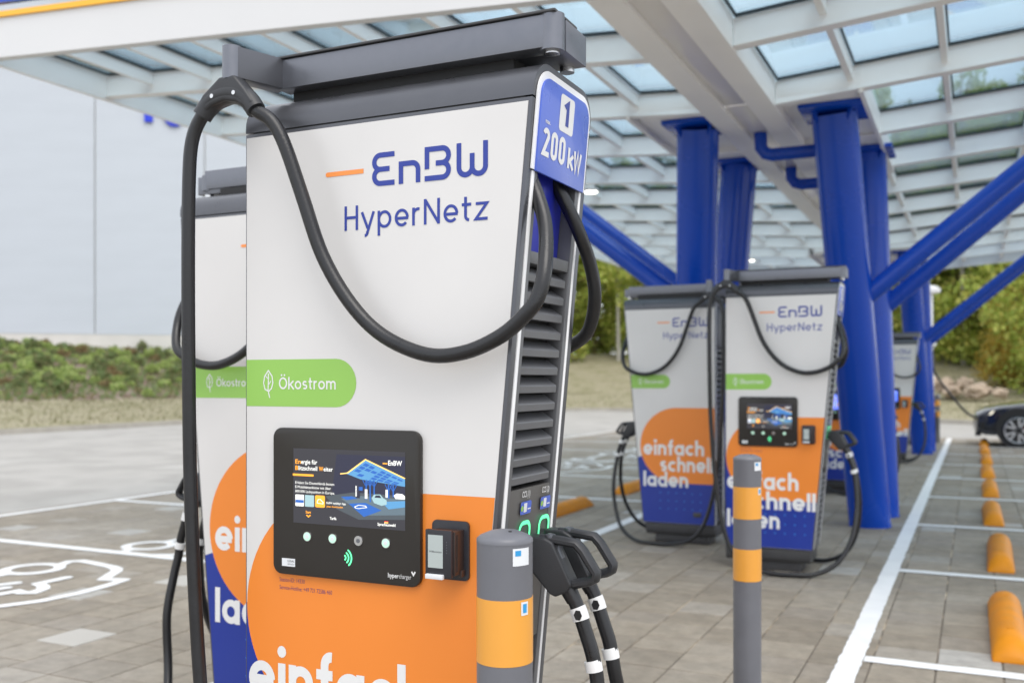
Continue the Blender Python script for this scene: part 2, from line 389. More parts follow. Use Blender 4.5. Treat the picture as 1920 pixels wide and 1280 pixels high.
def font_text(name, s, a, b, size, mp, m, parent, lift=.001, width=None, bold=0, align='LEFT'):
    cu = bpy.data.curves.new('t', 'FONT'); cu.body = s; cu.size = 1; cu.resolution_u = 2; cu.offset = bold; cu.align_x = align
    ob = bpy.data.objects.new('t', cu); C.objects.link(ob)
    dg = bpy.context.evaluated_depsgraph_get(); dg.update(); me = ob.evaluated_get(dg).to_mesh()
    vs = [(v.co.x, v.co.y) for v in me.vertices]; fs = [tuple(p.vertices) for p in me.polygons]
    ob.evaluated_get(dg).to_mesh_clear()
    bpy.data.objects.remove(ob); bpy.data.curves.remove(cu)
    if not vs: return None
    x0 = min(v[0] for v in vs) if align == 'LEFT' else 0; x1 = max(v[0] for v in vs); k = size
    kx = width/(x1-x0) if width else k
    return mesh(name, [mp(a+(x-x0)*kx, b+y*k, lift) for x, y in vs], fs, m, parent)
def rrect(x0, y0, x1, y1, r, n=5):
    return (arc(x1-r, y1-r, r, 0, 90, n=n)+arc(x0+r, y1-r, r, 90, 180, n=n)+arc(x0+r, y0+r, r, 180, 270, n=n)+arc(x1-r, y0+r, r, 270, 360, n=n))
# ------------------------------------------------------------------ ground, paving, road
def proj(p):
    s, c = math.sin(R(25.418)), math.cos(R(25.418)); d = -s*p[0]+c*p[1]
    if d < .2: return None
    r = c*p[0]+s*p[1]; return 960+1827.1*r/d, 714-1827.1*(p[2]-1.425)/d, d
tag(mesh('ground', [(-900, -900, -.25), (900, -900, -.25), (900, 900, -.25), (-900, 900, -.25)], [(0, 1, 2, 3)], 'earth'), kind='structure')
KERB = [(-23.2, -30), (-23.4, 0), (-23.5, 16), (-23.6, 25), (-23.0, 33), (-20.4, 40), (-16.2, 44), (-11.5, 43), (-6.5, 40), (-1, 36), (4.5, 32.5), (14, 28), (40, 20)]
road = mesh('road', [(x, y, -.012) for x, y in [(40, -30)]+KERB], [tuple(range(len(KERB)+1))[::-1]], 'road_paving'); tag(road, kind='structure')
PX0, PX1, PY0, PY1, P = -9.475, 7.025, .2, 26.6, .30
paving = tag(mesh('paving', [(PX0, PY0, -.005), (PX1, PY0, -.005), (PX1, PY1, -.005), (PX0, PY1, -.005)], [(0, 1, 2, 3)], 'joint_sand'), kind='structure')
def paver_geo(w, j=.0045, ch=.004):
    a, b = j, w-j
    lo = [(a, a), (b, a), (b, b), (a, b)]; hi = [(a+ch, a+ch), (b-ch, a+ch), (b-ch, b-ch), (a+ch, b-ch)]
    vs = [(x, y, -.03) for x, y in lo]+[(x, y, -.003) for x, y in lo]+[(x, y, 0) for x, y in hi]
    fs = [(8, 9, 10, 11)]+[(4+i, 4+(i+1) % 4, 8+(i+1) % 4, 8+i) for i in range(4)]+[(i, (i+1) % 4, 4+(i+1) % 4, 4+i) for i in range(4)]
    return vs, fs
pv, pf = paver_geo(P)
cells = []
r2 = random.Random(3)
nx = int(round((PX1-PX0)/P)); ny = int((PY1-PY0)/P)
for i in range(nx):
    off = r2.choice((0, .15, .08, .22, .12))
    for j in range(ny):
        x, y = PX0+i*P, PY0+j*P+off
        if y+P > PY1+.2: continue
        q = [proj((x+a, y+b, 0)) for a, b in ((0, 0), (P, 0), (P, P), (0, P))]
        area = 0
        if all(q):
            cx, cy = sum(k[0] for k in q)/4, sum(k[1] for k in q)/4
            if -20 < cx < 1940 and cy < 1310 and not (390 < cx < 1000):
                area = abs(sum(q[k][0]*q[(k+1) % 4][1]-q[(k+1) % 4][0]*q[k][1] for k in range(4)))/2
        cells.append((area, x, y))
cells.sort(reverse=True)
pme = None; far = MB()
wx, wy = -4.55, 3.72
for k, (area, x, y) in enumerate(cells):
    dz = r2.uniform(-.0012, .0012)
    if k < 299 and area > 0:
        if pme is None:
            o = mesh('paver', pv, pf, 'paver', paving); pme = o.data
        else:
            o = bpy.data.objects.new('paver', pme); C.objects.link(o); o.parent = paving
        o.location = (x, y, dz); o.rotation_euler = (r2.uniform(-.003, .003), r2.uniform(-.003, .003), 0)
        if abs(x+4.55) < .16 and abs(y-3.72) < .16 or (abs(x+5.2) < .16 and abs(y-5.05) < .16):
            o.material_slots[0].link = 'OBJECT'; o.material_slots[0].material = M['concrete_light']
            o['label'] = 'pale grey replacement paver'
    else: far.add([(a+x, b+y, c+dz) for a, b, c in pv], pf)
fo = mesh('far_pavers', far.v, far.f, 'paver', paving); tag(fo, kind='stuff')
# painted markings
def paint(name, pts): return poly(name, pts, lambda a, b, l: Vector((a, b, l)), .0042, 'road_paint', paving)
def rough_rect(x0, y0, x1, y1, along='x'):
    a = []; n = int(max(abs(x1-x0), abs(y1-y0))/.06); e = lambda: r2.uniform(-.004, .004)
    if along == 'x':
        a = [(x0+(x1-x0)*i/n, y0+e()) for i in range(n+1)]+[(x1+(x0-x1)*i/n, y1+e()) for i in range(n+1)]
        f = [(i, i+1, 2*n-i, 2*n+1-i) for i in range(n)]
    else:
        a = [(x0+e(), y0+(y1-y0)*i/n) for i in range(n+1)]+[(x1+e(), y1+(y0-y1)*i/n) for i in range(n+1)]
        f = [(2*n+1-i, 2*n-i, i+1, i) for i in range(n)]
    return mesh('painted_line', [(x, y, .0042) for x, y in a], f, 'road_paint', paving)
rough_rect(-.632, 1.2, -.515, 26.5, 'y'); rough_rect(-3.255, 1.2, -3.13, 26.5, 'y'); rough_rect(-9.36, .5, -9.24, 26.4, 'y')
for k in range(9):
    y = 5.29+2.585*(k-1)
    if y > 26.4: continue
    rough_rect(-.513, y-.055, 6.6, y+.055)
    if y > 4: rough_rect(-9.238, y+.56, -3.257, y+.67)
def ev_mark(cx, cy):
    mb = MB(); mp = lambda a, b, l: Vector((cx+a, cy+b, l)); t = .085
    S = lambda p, i=0: strip(mb, p, t, mp, .0044+.0002*i, 'round')
    # car outline, its roof towards the charger: length along Y, up = +X
    S(arc(-.90, .51, .19, 0, 360, n=24), 0); S(arc(-.90, -.92, .19, 0, 360, n=24), 1)
    S([(-.84, .70), (-.90, .84), (-.84, .90), (-.72, .885), (-.59, .86), (-.42, .825), (-.31, .775), (-.25, .71), (-.18, .59), (-.10, .46), (.05, .51)], 2)
    S([(.05, .50), (.09, .34), (.12, .06), (.09, -.21), (-.02, -.44), (-.14, -.66), (-.26, -.90), (-.38, -1.18), (-.55, -1.27), (-.86, -1.26), (-.90, -1.11)], 3)
    S([(-.90, .32), (-.91, -.73)], 4)
    S([(-.39, .39), (-.39, .15), (-.29, .11), (-.21, .05), (-.17, -.06), (-.23, -.10), (-.31, -.08), (-.33, -.20)], 5)
    S([(-.55, .10), (-.62, -.04)], 6); S([(-.47, -.04), (-.50, -.14)], 7)
    mesh('painted_car_symbol', mb.v, mb.f, 'road_paint', paving)
for k in range(8): ev_mark(-5.55, 4.60+2.585*k)
# kerb stones round the lot
kb = empty('kerb', (KERB[0][0], KERB[0][1], 0)); tag(kb, kind='structure')
KP = [Vector((x, y, 0)) for x, y in KERB]
def kerb_pts(step):
    out_ = []; sp = spline(KP[1:-1], 10); acc = 0; last = sp[0]; out_.append(last)
    for p in sp[1:]:
        while (p-last).length >= step:
            last = last+(p-last).normalized()*step; out_.append(last)
    return out_
kpts = kerb_pts(1.0)
vis = []
stones = MB()
for a, b in zip(kpts, kpts[1:]):
    d = (b-a).normalized(); n = Vector((-d.y, d.x, 0)); g = d*.006
    mb = MB(); mb.hexa([a+g+Vector((0, 0, -.1)), b-g+Vector((0, 0, -.1)), b-g+n*.16+Vector((0, 0, -.1)), a+g+n*.16+Vector((0, 0, -.1)), a+g+n*.02+Vector((0, 0, .13)), b-g+n*.02+Vector((0, 0, .13)), b-g+n*.16+Vector((0, 0, .13)), a+g+n*.16+Vector((0, 0, .13))])
    mb.v = [v-Vector((KERB[0][0], KERB[0][1], 0)) for v in mb.v]
    mb.build('kerb_stone', 'kerb', kb)
# banks behind the kerb
def loft(name, rows, m):
    n = len(rows[0]); vs = [p for r_ in rows for p in r_]; fs = []
    for i in range(len(rows)-1):
        fs += [(i*n+k, i*n+k+1, (i+1)*n+k+1, (i+1)*n+k) for k in range(n-1)]
    o = mesh(name, vs, fs, m, smooth=True); return tag(o, kind='structure')
sp = spline(KP, 8); nrm = []
for i, p in enumerate(sp):
    d = (sp[min(i+1, len(sp)-1)]-sp[max(i-1, 0)]).normalized(); nrm.append(Vector((-d.y, d.x, 0)))
NS = len(sp)
def hfac(i): # 1 = high bank by the hall, lower round to the wood
    f_ = i/(NS-1); return 1 if f_ < .60 else max(.30, 1-(f_-.60)*6)
def bank_z(off, i):
    h = hfac(i)
    if off < .16: return .12
    if off < 7: return .12+(.60)*(off/7)*(1 if h > .9 else .8)
    if off < 19: return .12+.60*(1 if h > .9 else .8)+(2.5*h)*((off-7)/12)
    return .12+.60*(1 if h > .9 else .8)+2.5*h+(off-19)*.012
rn = random.Random(5)
rows = [[sp[i]+nrm[i]*off+Vector((0, 0, bank_z(off, i)+(rn.uniform(-.03, .03) if off > 1 else 0))) for i in range(NS)] for off in (.16, 1, 2.5, 4, 5.5, 7)]
loft('grass_verge', [[p+Vector((0, 0, 0)) for p in r_] for r_ in rows], 'grass')
rows2 = [[sp[i]+nrm[i]*off+Vector((0, 0, bank_z(off, i)+.006+(rn.uniform(-.1, .1) if 7 < off < 19 else 0))) for i in range(NS)] for off in (6.9, 8, 9.5, 11, 12.5, 14, 15.5, 17, 18.5, 19.5, 24, 34, 60, 120)]
KS = int(NS*.44)
loft('embankment', [r_[:KS+1] for r_ in rows2], 'slope_soil'); loft('grass_bank', [r_[KS:] for r_ in rows2], 'grass')

# ------------------------------------------------------------------ hall
hd = Vector((.768, .640, 0)).normalized(); hn = Vector((-hd.y, hd.x, 0)); H0 = Vector((-45.2, 33.9, 0))
hall = empty('hall', H0, math.atan2(hd.y, hd.x)); tag(hall, 'large white panelled hall with blue letters behind the planted bank', 'building')
MB().box((-34, .12, 1.5), (22.6, 38, 21.8)).build('hall_shell', 'hall_plinth', hall)
MB().box((-34.2, -.06, 2.6), (22.7, .11, 3.86)).build('plinth', 'hall_plinth', hall)
MB().box((-34.4, -.3, 21.8), (22.9, 38.3, 22.3)).build('roof_edge', 'hall_roof', hall)
pme = None
for k in range(10):
    x0 = 4.53-5.5*7+5.5*k
    for j in range(9):
        z0 = 3.88+j*1.99
        if pme is None: o = MB().box((.03, 0, .001), (5.47, .11, 1.989)).build('wall_panel', 'hall_white', hall,); pme = o.data
        else: o = bpy.data.objects.new('wall_panel', pme); C.objects.link(o); o.parent = hall
        o.location = (x0, -.02, z0)
for ch, x0, wd, hh in (('l', 6.98, None, 2.6), ('C', 7.85, 1.25, 2.6)):
    mb = MB(); z0 = 14.95 if ch == 'C' else 15.15
    if ch == 'l': mb.box((x0, -.16, z0), (x0+.42, -.03, z0+hh))
    else:
        for p, q in zip(arc(x0+.62, z0+1.3, .5, 60, 300, 1.1, n=24), arc(x0+.62, z0+1.3, .5, 60, 300, 1.1, n=24)[1:]):
            a, b = Vector((p[0], 0, p[1])), Vector((q[0], 0, q[1])); d = (b-a).normalized(); n_ = Vector((-d.z, 0, d.x))*.19
            mb.prism([a-n_+Vector((0, -.16, 0)), b-n_+Vector((0, -.16, 0)), b+n_+Vector((0, -.16, 0)), a+n_+Vector((0, -.16, 0))], (0, .13, 0))
    mb.build('sign_letter', 'sign_letter', hall)

# ------------------------------------------------------------------ canopy
AX, GH, SLP = -1.85, .313, .075
def zb(dx): return 3.77+SLP*max(0, abs(dx)-GH)
HWD, YF, YB = 5.82, 5.47, 23.0
can = empty('canopy', (AX, (YF+YB)/2, 0)); tag(can, 'white steel and glass roof canopy with yellow front edge over the chargers', 'canopy')
o0 = Vector((AX, (YF+YB)/2, 0))
def cb(mb, name, m, bevel=0, **k):
    mb.v = [v-o0 for v in mb.v]; return mb.build(name, m, can, bevel, **k)
for s in (-1, 1):
    a, b = sorted((AX+s*.105, AX+s*GH))
    mb = MB(); mb.box((a, YF-.05, 3.755), (b, YB, 4.02)); cb(mb, 'girder_half', 'steel_white', .006)
for k in range(6):
    y0 = YF+k*(YB-YF)/6
    mb = MB(); mb.box((AX-.104, y0+.012, 3.79), (AX+.104, y0+(YB-YF)/6-.012, 3.81)); cb(mb, 'girder_cover', 'gloss_white', .004)
YS = [6.89+1.6*k for k in range(10)]
def wing(s, mb, y0, y1, d0, d1, l0, l1):
    c = []
    for lo in (l0, l1):
        for dx, y in ((d0, y0), (d1, y0), (d1, y1), (d0, y1)):
            c.append(Vector((AX+s*dx, y, zb(dx)+lo)))
    mb.hexa(c)
for s in (-1, 1):
    for y in YS:
        mb = MB(); wing(s, mb, y-.035, y+.035, GH+.002, HWD-.03, .012, .20); wing(s, mb, y-.055, y+.055, GH+.002, HWD-.03, 0, .0125); cb(mb, 'cross_beam', 'steel_white')
        for dx in (GH+.05, GH+.13):
            for dz in (.06, .14):
                pass
    for k in range(7):
        dx = .92+.71*k
        mb = MB(); wing(s, mb, YF+.08, YB-.08, dx-.024, dx+.024, .085, .199); cb(mb, 'purlin', 'steel_white')
    for y in (YF, YB):
        mb = MB(); wing(s, mb, y-.04, y+.04, 0 if False else GH*.0+.001, HWD, -.07 if y == YF else -.02, .255); cb(mb, 'fascia', 'fascia_white')
        if y == YF:
            mb = MB(); wing(s, mb, y-.02, y+.03, .001, HWD+.02, .39, .45); cb(mb, 'upper_edge_rail', 'steel_blue')
        mb = MB(); wing(s, mb, y-.06, y+.06, .001, HWD+.02, .256, .300); cb(mb, 'edge_trim', 'fascia_yellow')
    mb = MB(); wing(s, mb, YF+.042, YB-.042, HWD-.06, HWD, -.03, .255); cb(mb, 'rim_beam', 'steel_white')
    mb = MB(); wing(s, mb, YF+.062, YB-.062, HWD-.08, HWD+.02, .256, .300); cb(mb, 'edge_trim', 'fascia_yellow')
    # glass panes with black gaskets
    dxs = [GH-.012]+[.92+.71*k for k in range(7)]+[HWD-.05]
    yb_ = [YF+.05]+YS+[YB-.05]
    cache = {}
    for d0, d1 in zip(dxs, dxs[1:]):
        for y0, y1 in zip(yb_, yb_[1:]):
            key = (round(d1-d0, 3), round(y1-y0, 3))
            if key not in cache:
                W_, L_ = d1-d0, y1-y0; dz = SLP*W_
                f3 = lambda a, b, z: Vector((s*a, b, SLP*a+z))
                mb = MB(); mb.hexa([f3(.004, .004, .222), f3(W_-.004, .004, .222), f3(W_-.004, L_-.004, .222), f3(.004, L_-.004, .222), f3(.004, .004, .234), f3(W_-.004, .004, .234), f3(W_-.004, L_-.004, .234), f3(.004, L_-.004, .234)])
                pane = mb.build('glass_pane', 'roof_glass')
                mb = MB(); e0, e1 = .027, .042
                y_e0, y_e1 = .037, .060
                for (a0, b0, a1, b1) in ((e0, y_e0, W_-e0, y_e1), (e0, L_-y_e1, W_-e0, L_-y_e0), (e0, y_e1, e1, L_-y_e1), (W_-e1, y_e1, W_-e0, L_-y_e1)):
                    mb.hexa([f3(a, b, z) for z in (.200, .2215) for a, b in ((a0, b0), (a1, b0), (a1, b1), (a0, b1))])
                gk = mb.build('gasket', 'gasket')
                cache[key] = (pane.data, gk.data); bpy.data.objects.remove(gk); bpy.data.objects.remove(pane)
            p = bpy.data.objects.new('glass_pane', cache[key][0]); C.objects.link(p); p.parent = can
            g_ = bpy.data.objects.new('gasket', cache[key][1]); C.objects.link(g_); g_.parent = p
            p.location = Vector((AX+s*d0, y0, zb(d0)))-o0
for dy in (0, 10.6):
    for s in (-1, 1):
        a, b = sorted((AX+s*(GH+.001), AX+s*.98))
        mb = MB(); mb.prism([Vector((AX+s*(GH+.001), 8.45+dy, 3.835)), Vector((AX+s*.90, 8.45+dy, 3.835)), Vector((AX+s*.98, 8.75+dy, 3.835)), Vector((AX+s*.98, 11.35+dy, 3.835)), Vector((AX+s*(GH+.001), 11.35+dy, 3.835))], (0, 0, .13)); cb(mb, 'outrigger', 'steel_white', .01)
        mb = MB(); wing(s, mb, 8.45+dy, 11.9+dy, .985, 1.02, -.03, .19); cb(mb, 'outrigger_edge', 'steel_white')
# column groups
def column(base, top, strut_y0, s, name_label):
    b, t_ = Vector(base), Vector(top); root = empty('steel_column', b)
    def bl(mb, nm, m='steel_blue', **k):
        mb.v = [v-b for v in mb.v]; return mb.build(nm, m, root, **k)
    mb = MB(); mb.tube([b, b.lerp(t_, .5), t_], .196, 40); bl(mb, 'shaft', smooth=True, angle=60)
    mb = MB(); mb.box((t_.x-.27, t_.y-.30, t_.z-.005), (t_.x+.27, t_.y+.30, t_.z+.032)); bl(mb, 'cap_plate', bevel=.004)
    mb = MB()
    for a in (45, 135, 225, 315):
        d = Vector((math.cos(R(a)), math.sin(R(a)), 0)); q = Vector((-d.y, d.x, 0))*.008; p = t_+d*.185
        mb.prism([p-q, p-q+d*.07, p-q+Vector((0, 0, -.10))], q*2)
    bl(mb, 'stiffener')
    mb = MB(); mb.lathe([(.202, 0), (.202, .015), (.197, .018)], 40, b); bl(mb, 'base_ring', smooth=True)
    zs = 2.10; p0 = b.lerp(t_, zs/t_.z); ex = AX+s*3.11; ez = 2.209+.80*(1.26+.906)
    p1 = Vector((ex, p0.y, zb(3.11)+.02))
    mb = MB(); mb.tube([p0, p1], .088, 28); bl(mb, 'strut', smooth=True, angle=60)
    mb = MB(); mb.box((p1.x-.16, p1.y-.14, p1.z-.04), (p1.x+.16, p1.y+.14, p1.z-.012)); bl(mb, 'strut_plate')
    tag(root, name_label, 'column', 'blue steel columns carrying the canopy'); return root
side = {1: 'on the side of the orange wheel stops beside the long white line', -1: 'on the side facing the white hall'}
for dy, where in ((0, 'second pair of chargers'), (10.6, 'far end of the canopy')):
    for s in (1, -1):
        bx = -.936 if s > 0 else -2.70
        column((bx, 10.19+dy, 0), ((-1.13 if s > 0 else -2.36), 9.05+dy, 3.80), 0, s, 'blue steel column leaning towards the camera-side chargers, %s, at the %s' % ('wheel stop side' if s > 0 else 'hall side', where) if False else 'front blue steel column on the %s at the %s' % ('parking bay side' if s > 0 else 'hall side', where))
        column((bx+(.02 if s > 0 else -.02), 11.02+dy, 0), ((-1.03 if s > 0 else -2.36), 10.83+dy, 3.80), 0, s, 'rear blue steel column on the %s at the %s' % ('parking bay side' if s > 0 else 'hall side', where))
# rain pipes from the girder to the columns
for dy in (0, 10.6):
    for y, z, x1, nm in ((9.42, 3.57, -1.25, 'front'), (11.12, 3.60, -1.10, 'rear')):
        pts = [(x1, y+dy, z), (-1.74, y+dy, z), (-1.80, y+dy, z+.02), (-1.845, y+dy, z+.075), (-1.85, y+dy, z+.215)]
        o = MB().tube(pts, .062, 20).build('rain_pipe', 'steel_blue', None, smooth=True, angle=50)
        me = o.data; off = Vector((-1.85, y+dy, z+.2)); me.transform(Matrix.Translation(-off)); o.location = off
        tag(o, 'short blue rain pipe on the %s column by the %s' % (nm, 'second pair of chargers' if not dy else 'far end of the canopy'), 'pipe', 'rain pipes under the canopy')
for (x, y), wh in (((-4.56, 12.0), 'above the second pair of chargers'), ((-4.13, 20.0), 'near the far blue columns')):
    r_ = empty('canopy_lamp', (x, y, zb(x-AX)-.005)); tag(r_, 'small round lit lamp under the canopy, hall side, '+wh, 'lamp', 'lamps under the canopy')
    MB().lathe([(.05, .10), (.05, .0), (.105, 0), (.105, -.035), (.098, -.042)], 24).build('lamp_housing', 'steel_white', r_, smooth=True)
    MB().lathe([(.088, -.043), (.088, -.048), (.06, -.052)], 24).build('lamp_lens', 'lamp_lens', r_, smooth=True)
# ------------------------------------------------------------------ charging station
DEP = .36
def xr(z): return .82-.093*(2.054-z)
fm = lambda a, b, l: Vector((a, -l, b))
bmp = lambda a, b, l: Vector((.82-a, DEP+l, b))
smp = lambda a, b, l: Vector((xr(b)+l, a, b))
def hood_prof(off, zb):
    r = .075-off
    return [(off, zb)]+arc(.075, 2.155-.075, r, 180, 90, n=8)+arc(DEP-.075, 2.155-.075, r, 90, 0, n=8)+[(DEP-off, zb)]
def logo(mp, ox, par):
    t = .0125; h = t/2; mb = MB(); z0, z1 = 1.897, 1.978; zm = (z0+z1)/2
    def S(p, i): strip(mb, [(x+ox, y) for x, y in p], t, mp, .0034+.00006*i)
    x0, x1 = .394+h, .458; ra = (z1-zm-h)/2
    S([(x1, z1-h)]+arc(x0+ra, zm+ra, ra, 90, 270)+[(x1-.014, zm)], 0)
    S([(x1-.014, zm)]+arc(x0+ra, zm-ra, ra, 90, 270)+[(x1, z0+h)], 1)
    x0, x1 = .470+h, .530-h; zt = z0+.054-h
    S([(x0, z0), (x0, zt)]+arc(x1-.016, zt-.016, .016, 90, 0)+[(x1, z0)], 2)
    x0, x1 = .542+h, .613-h
    S([(x0, zm-.012), (x0, z1-h)]+arc(x1-ra, zm+ra, ra, 90, -90)+[(x0+.024, zm)], 3)
    S([(x0+.024, zm)]+arc(x1-ra, zm-ra, ra, 90, -90)+[(x0-h, z0+h)], 4)
    x0, x1 = .628+h, .710-h; xm = (x0+x1)/2; rw = (xm-x0)/2
    S([(x0, z1)]+arc(x0+rw, z0+h+rw, rw, 180, 360)+[(xm, z1-.026)], 0)
    S([(xm, z1-.026)]+arc(xm+rw, z0+h+rw, rw, 180, 360)+[(x1, z1)], 1)
    mesh('logo_letters', mb.v, mb.f, 'logo_blue', par)
    d = MB(); strip(d, [(.262+ox, 1.938), (.369+ox, 1.938)], .0115, mp, .0034)
    q = arc(.262+ox, 1.938, .00575, 90, 270, n=8); d.add([mp(x, y, .0034) for x, y in q], [tuple(range(len(q)))])
    mesh('logo_dash', d.v, d.f, 'logo_orange', par)
    stroke_text('lettering', 'HyperNetz', .313+ox, 1.795, .0425, .397, mp, 'logo_blue', par, t=.165, W=.90, sp=.22, lift=.0034)
def pill(mp, a0, a0b, ox, par):
    p = [(a0b, 1.36), (.2875+ox, 1.36)]+arc(.2875+ox, 1.42, .06, -90, 90, n=14)+[(a0, 1.48)]
    poly('green_pill', p, mp, .0031, 'film_green', par)
    mb = MB(); t = .0032; c = .077+ox
    strip(mb, [(c+.004, 1.383), (c-.001, 1.40), (c, 1.425), (c, 1.443)], t, mp, .0035, 'round')
    strip(mb, [(c+.0, 1.452), (c-.012, 1.437), (c-.0155, 1.42), (c-.011, 1.404), (c-.001, 1.399)], t, mp, .00356, 'round')
    strip(mb, [(c+.0, 1.452), (c+.012, 1.437), (c+.0145, 1.42), (c+.010, 1.406), (c+.002, 1.399)], t, mp, .00362, 'round')
    strip(mb, [(c, 1.430), (c-.008, 1.437)], t*.8, mp, .00368, 'round'); strip(mb, [(c, 1.415), (c+.008, 1.424)], t*.8, mp, .00374, 'round')
    mesh('leaf_mark', mb.v, mb.f, 'print_white', par)
    stroke_text('lettering', 'Okostrom', .111+ox, 1.404, .0215, .176, mp, 'print_white', par, t=.20, W=.98, sp=.17, lift=.0036)
def slogan(mp, lines, par):
    for s, a, b, wd in lines:
        stroke_text('slogan', s, a, b, .0925, wd, mp, 'print_white', par, t=.275, W=.99, sp=.12, lift=.0036)
def dots(mp, a0, z0, nx, nz, par, skip=()):
    mb = MB()
    for i in range(nx):
        for j in range(nz):
            if (i, j) in skip: continue
            q = arc(a0+i*.072, z0-j*.069, .0052, 0, 330, n=11)
            mb.add([mp(x, y, .0032) for x, y in q], [tuple(range(len(q)))])
    o = mesh('dot_pattern', mb.v, mb.f, 'film_dot', par)
def tube_obj(name, path, r, m, par, n=14, steps=6):
    return MB().tube(spline(path, steps), r, n).build(name, m, par, smooth=True, angle=60)

def screen_unit(root):
    x0, x1, z0, z1 = .1025, .5375, .936, 1.307
    out = rrect(x0, z0, x1, z1, .026, 8)
    mb = MB(); mb.prism([Vector((a, -.002, b)) for a, b in out], (0, -.014, 0))
    scn = mb.build('screen', 'bezel', root, bevel=.003, seg=2)
    F = lambda a, b, l: Vector((a, -.016-l, b))
    dx0, dx1, dz0, dz1 = .167, .496, 1.069, 1.256
    fx = lambda u: dx0+u*(dx1-dx0)
    fz = lambda v: dz1-v*(dz1-dz0)
    G = lambda u, v, l: F(fx(u), fz(v), l)
    def P(name, pts, l, m): return poly(name, pts, G, l, m, scn)
    P('display', [(0, 0), (1, 0), (1, 1), (0, 1)], .0003, 'd_dark')
    P('night_picture', [(.40, .06), (1, .06), (1, .86), (.55, .86), (.36, .55)], .0005, 'd_night')
    P('night_picture', [(.30, .62), (.55, .55), (1, .56), (1, .86), (.60, .90), (.40, .78)], .0006, 'd_ground_dim')
    P('night_picture', [(.44, .64), (.62, .59), (1, .60), (1, .80), (.66, .84)], .0007, 'd_ground')
    P('night_picture', [(.51, .70), (.66, .675), (.80, .76), (.645, .86)], .0009, 'd_blue')
    P('night_picture', [(.44, .615), (.54, .60), (.59, .625), (.49, .655)], .0009, 'd_blue')
    P('night_picture', [(.80, .65), (1, .62), (1, .70), (.86, .74)], .0009, 'd_sky')
    # lit roof: frame, panes, edge line
    roof = [(.49, .31), (.66, .125), (1, .345), (1, .44), (.62, .375)]
    P('night_picture', roof, .0009, 'd_sky')
    pm = MB(); B0, B1, B2, B3 = Vector((.66, .15)), Vector((.99, .365)), Vector((.51, .315)), Vector((.93, .43))
    for i in range(7):
        for j in range(4):
            if rnd.random() < .12: continue
            u0, u1, v0, v1 = i/7+.015, (i+1)/7-.015, j/4+.03, (j+1)/4-.03
            q = [(B0.lerp(B1, u)).lerp(B2.lerp(B3, u), v) for u, v in ((u0, v0), (u1, v0), (u1, v1), (u0, v1))]
            pm.add([G(p.x, p.y, .0011) for p in q], [(0, 1, 2, 3)])
    mesh('night_picture', pm.v, pm.f, 'd_blue', scn)
    em = MB(); strip(em, [(.435, .315), (.50, .30), (.66, .115), (1, .335)], .014, G, .0013); mesh('night_picture', em.v, em.f, 'd_amber', scn)
    cm = MB()
    for k, (a, b, c_) in enumerate([(.665, .38, .63), (.70, .375, .66), (.735, .38, .60), (.86, .42, .60), (.90, .425, .58)]):
        strip(cm, [(a, b), (a+.002, c_)], .012, G, .0012+.00003*k)
        strip(cm, [(a-.03, b), (a, b+.09)], .007, G, .0012+.00003*k); strip(cm, [(a+.03, b), (a, b+.09)], .007, G, .00121+.00003*k)
    mesh('night_picture', cm.v, cm.f, 'd_blue', scn)
    for a, b, w_, hh, m in [(.575, .46, .035, .16, 'd_night'), (.572, .46, .012, .14, 'd_white'), (.655, .50, .022, .12, 'd_white'), (.60, .47, .035, .05, 'd_blue'), (.835, .49, .018, .10, 'd_white')]:
        P('night_picture', [(a, b), (a+w_, b), (a+w_, b+hh), (a, b+hh)], .0014, m)
    P('night_picture', [(.715, .61), (.735, .56), (.79, .555), (.815, .60), (.845, .625), (.845, .68), (.80, .70), (.735, .67)], .0015, 'd_car')
    P('night_picture', [(.74, .60), (.75, .57), (.785, .567), (.80, .60)], .0016, 'd_night')
    P('night_picture', [(.905, .56), (.93, .53), (.98, .535), (1, .56), (1, .60), (.92, .60)], .0015, 'd_white')
    lm = MB(); strip(lm, [(.565, .735), (.60, .71), (.66, .715), (.67, .735), (.60, .755), (.572, .75), (.565, .735)], .008, G, .0012); mesh('night_picture', lm.v, lm.f, 'd_white', scn)
    T = lambda s, u, v, size, m, width=None, bold=.01: font_text('display_text', s, fx(u), fz(v), size, F, m, scn, .0013, width*(dx1-dx0) if width else None, bold)
    T('En', .02, .205, .0155, 'd_orange', .052, .012); T('ergie für', .075, .205, .0155, 'd_white', .15, .012)
    T('B', .02, .29, .0155, 'd_orange', .026, .012); T('litzschnell', .05, .29, .0155, 'd_white', .175, .012)
    T('W', .24, .29, .0155, 'd_orange', .04, .012); T('eiter', .283, .29, .0155, 'd_white', .085, .012)
    ub = MB(); strip(ub, [(-.004, .355), (.19, .355)], .028, G, .0012); mesh('display_bar', ub.v, ub.f, 'd_orange', scn)
    for k, (s, wd) in enumerate([('Erleben Sie Deutschlands besten', .36), ('E-Mobilitätsanbieter mit über', .33), ('800.000 Ladepunkten in Europa.', .365)]):
        T(s, .02, .475+k*.058, .0095, 'd_white', wd, 0)
    P('display_tile', rrect(.02, .62, .10, .775, .008, 3), .0010, 'd_white'); P('display_tile', [(.022, .69), (.098, .69), (.098, .73), (.022, .73)], .0012, 'd_blue')
    P('display_tile', rrect(.11, .62, .195, .775, .008, 3), .0010, 'd_car')
    P('display_tile', rrect(.205, .615, .295, .775, .016, 4), .0010, 'd_orange')
    lm = MB(); strip(lm, [(.225, .72), (.225, .695), (.235, .67), (.255, .668), (.268, .692), (.278, .70), (.278, .725), (.225, .72)], .007, G, .0012); mesh('display_tile', lm.v, lm.f, 'd_white', scn)
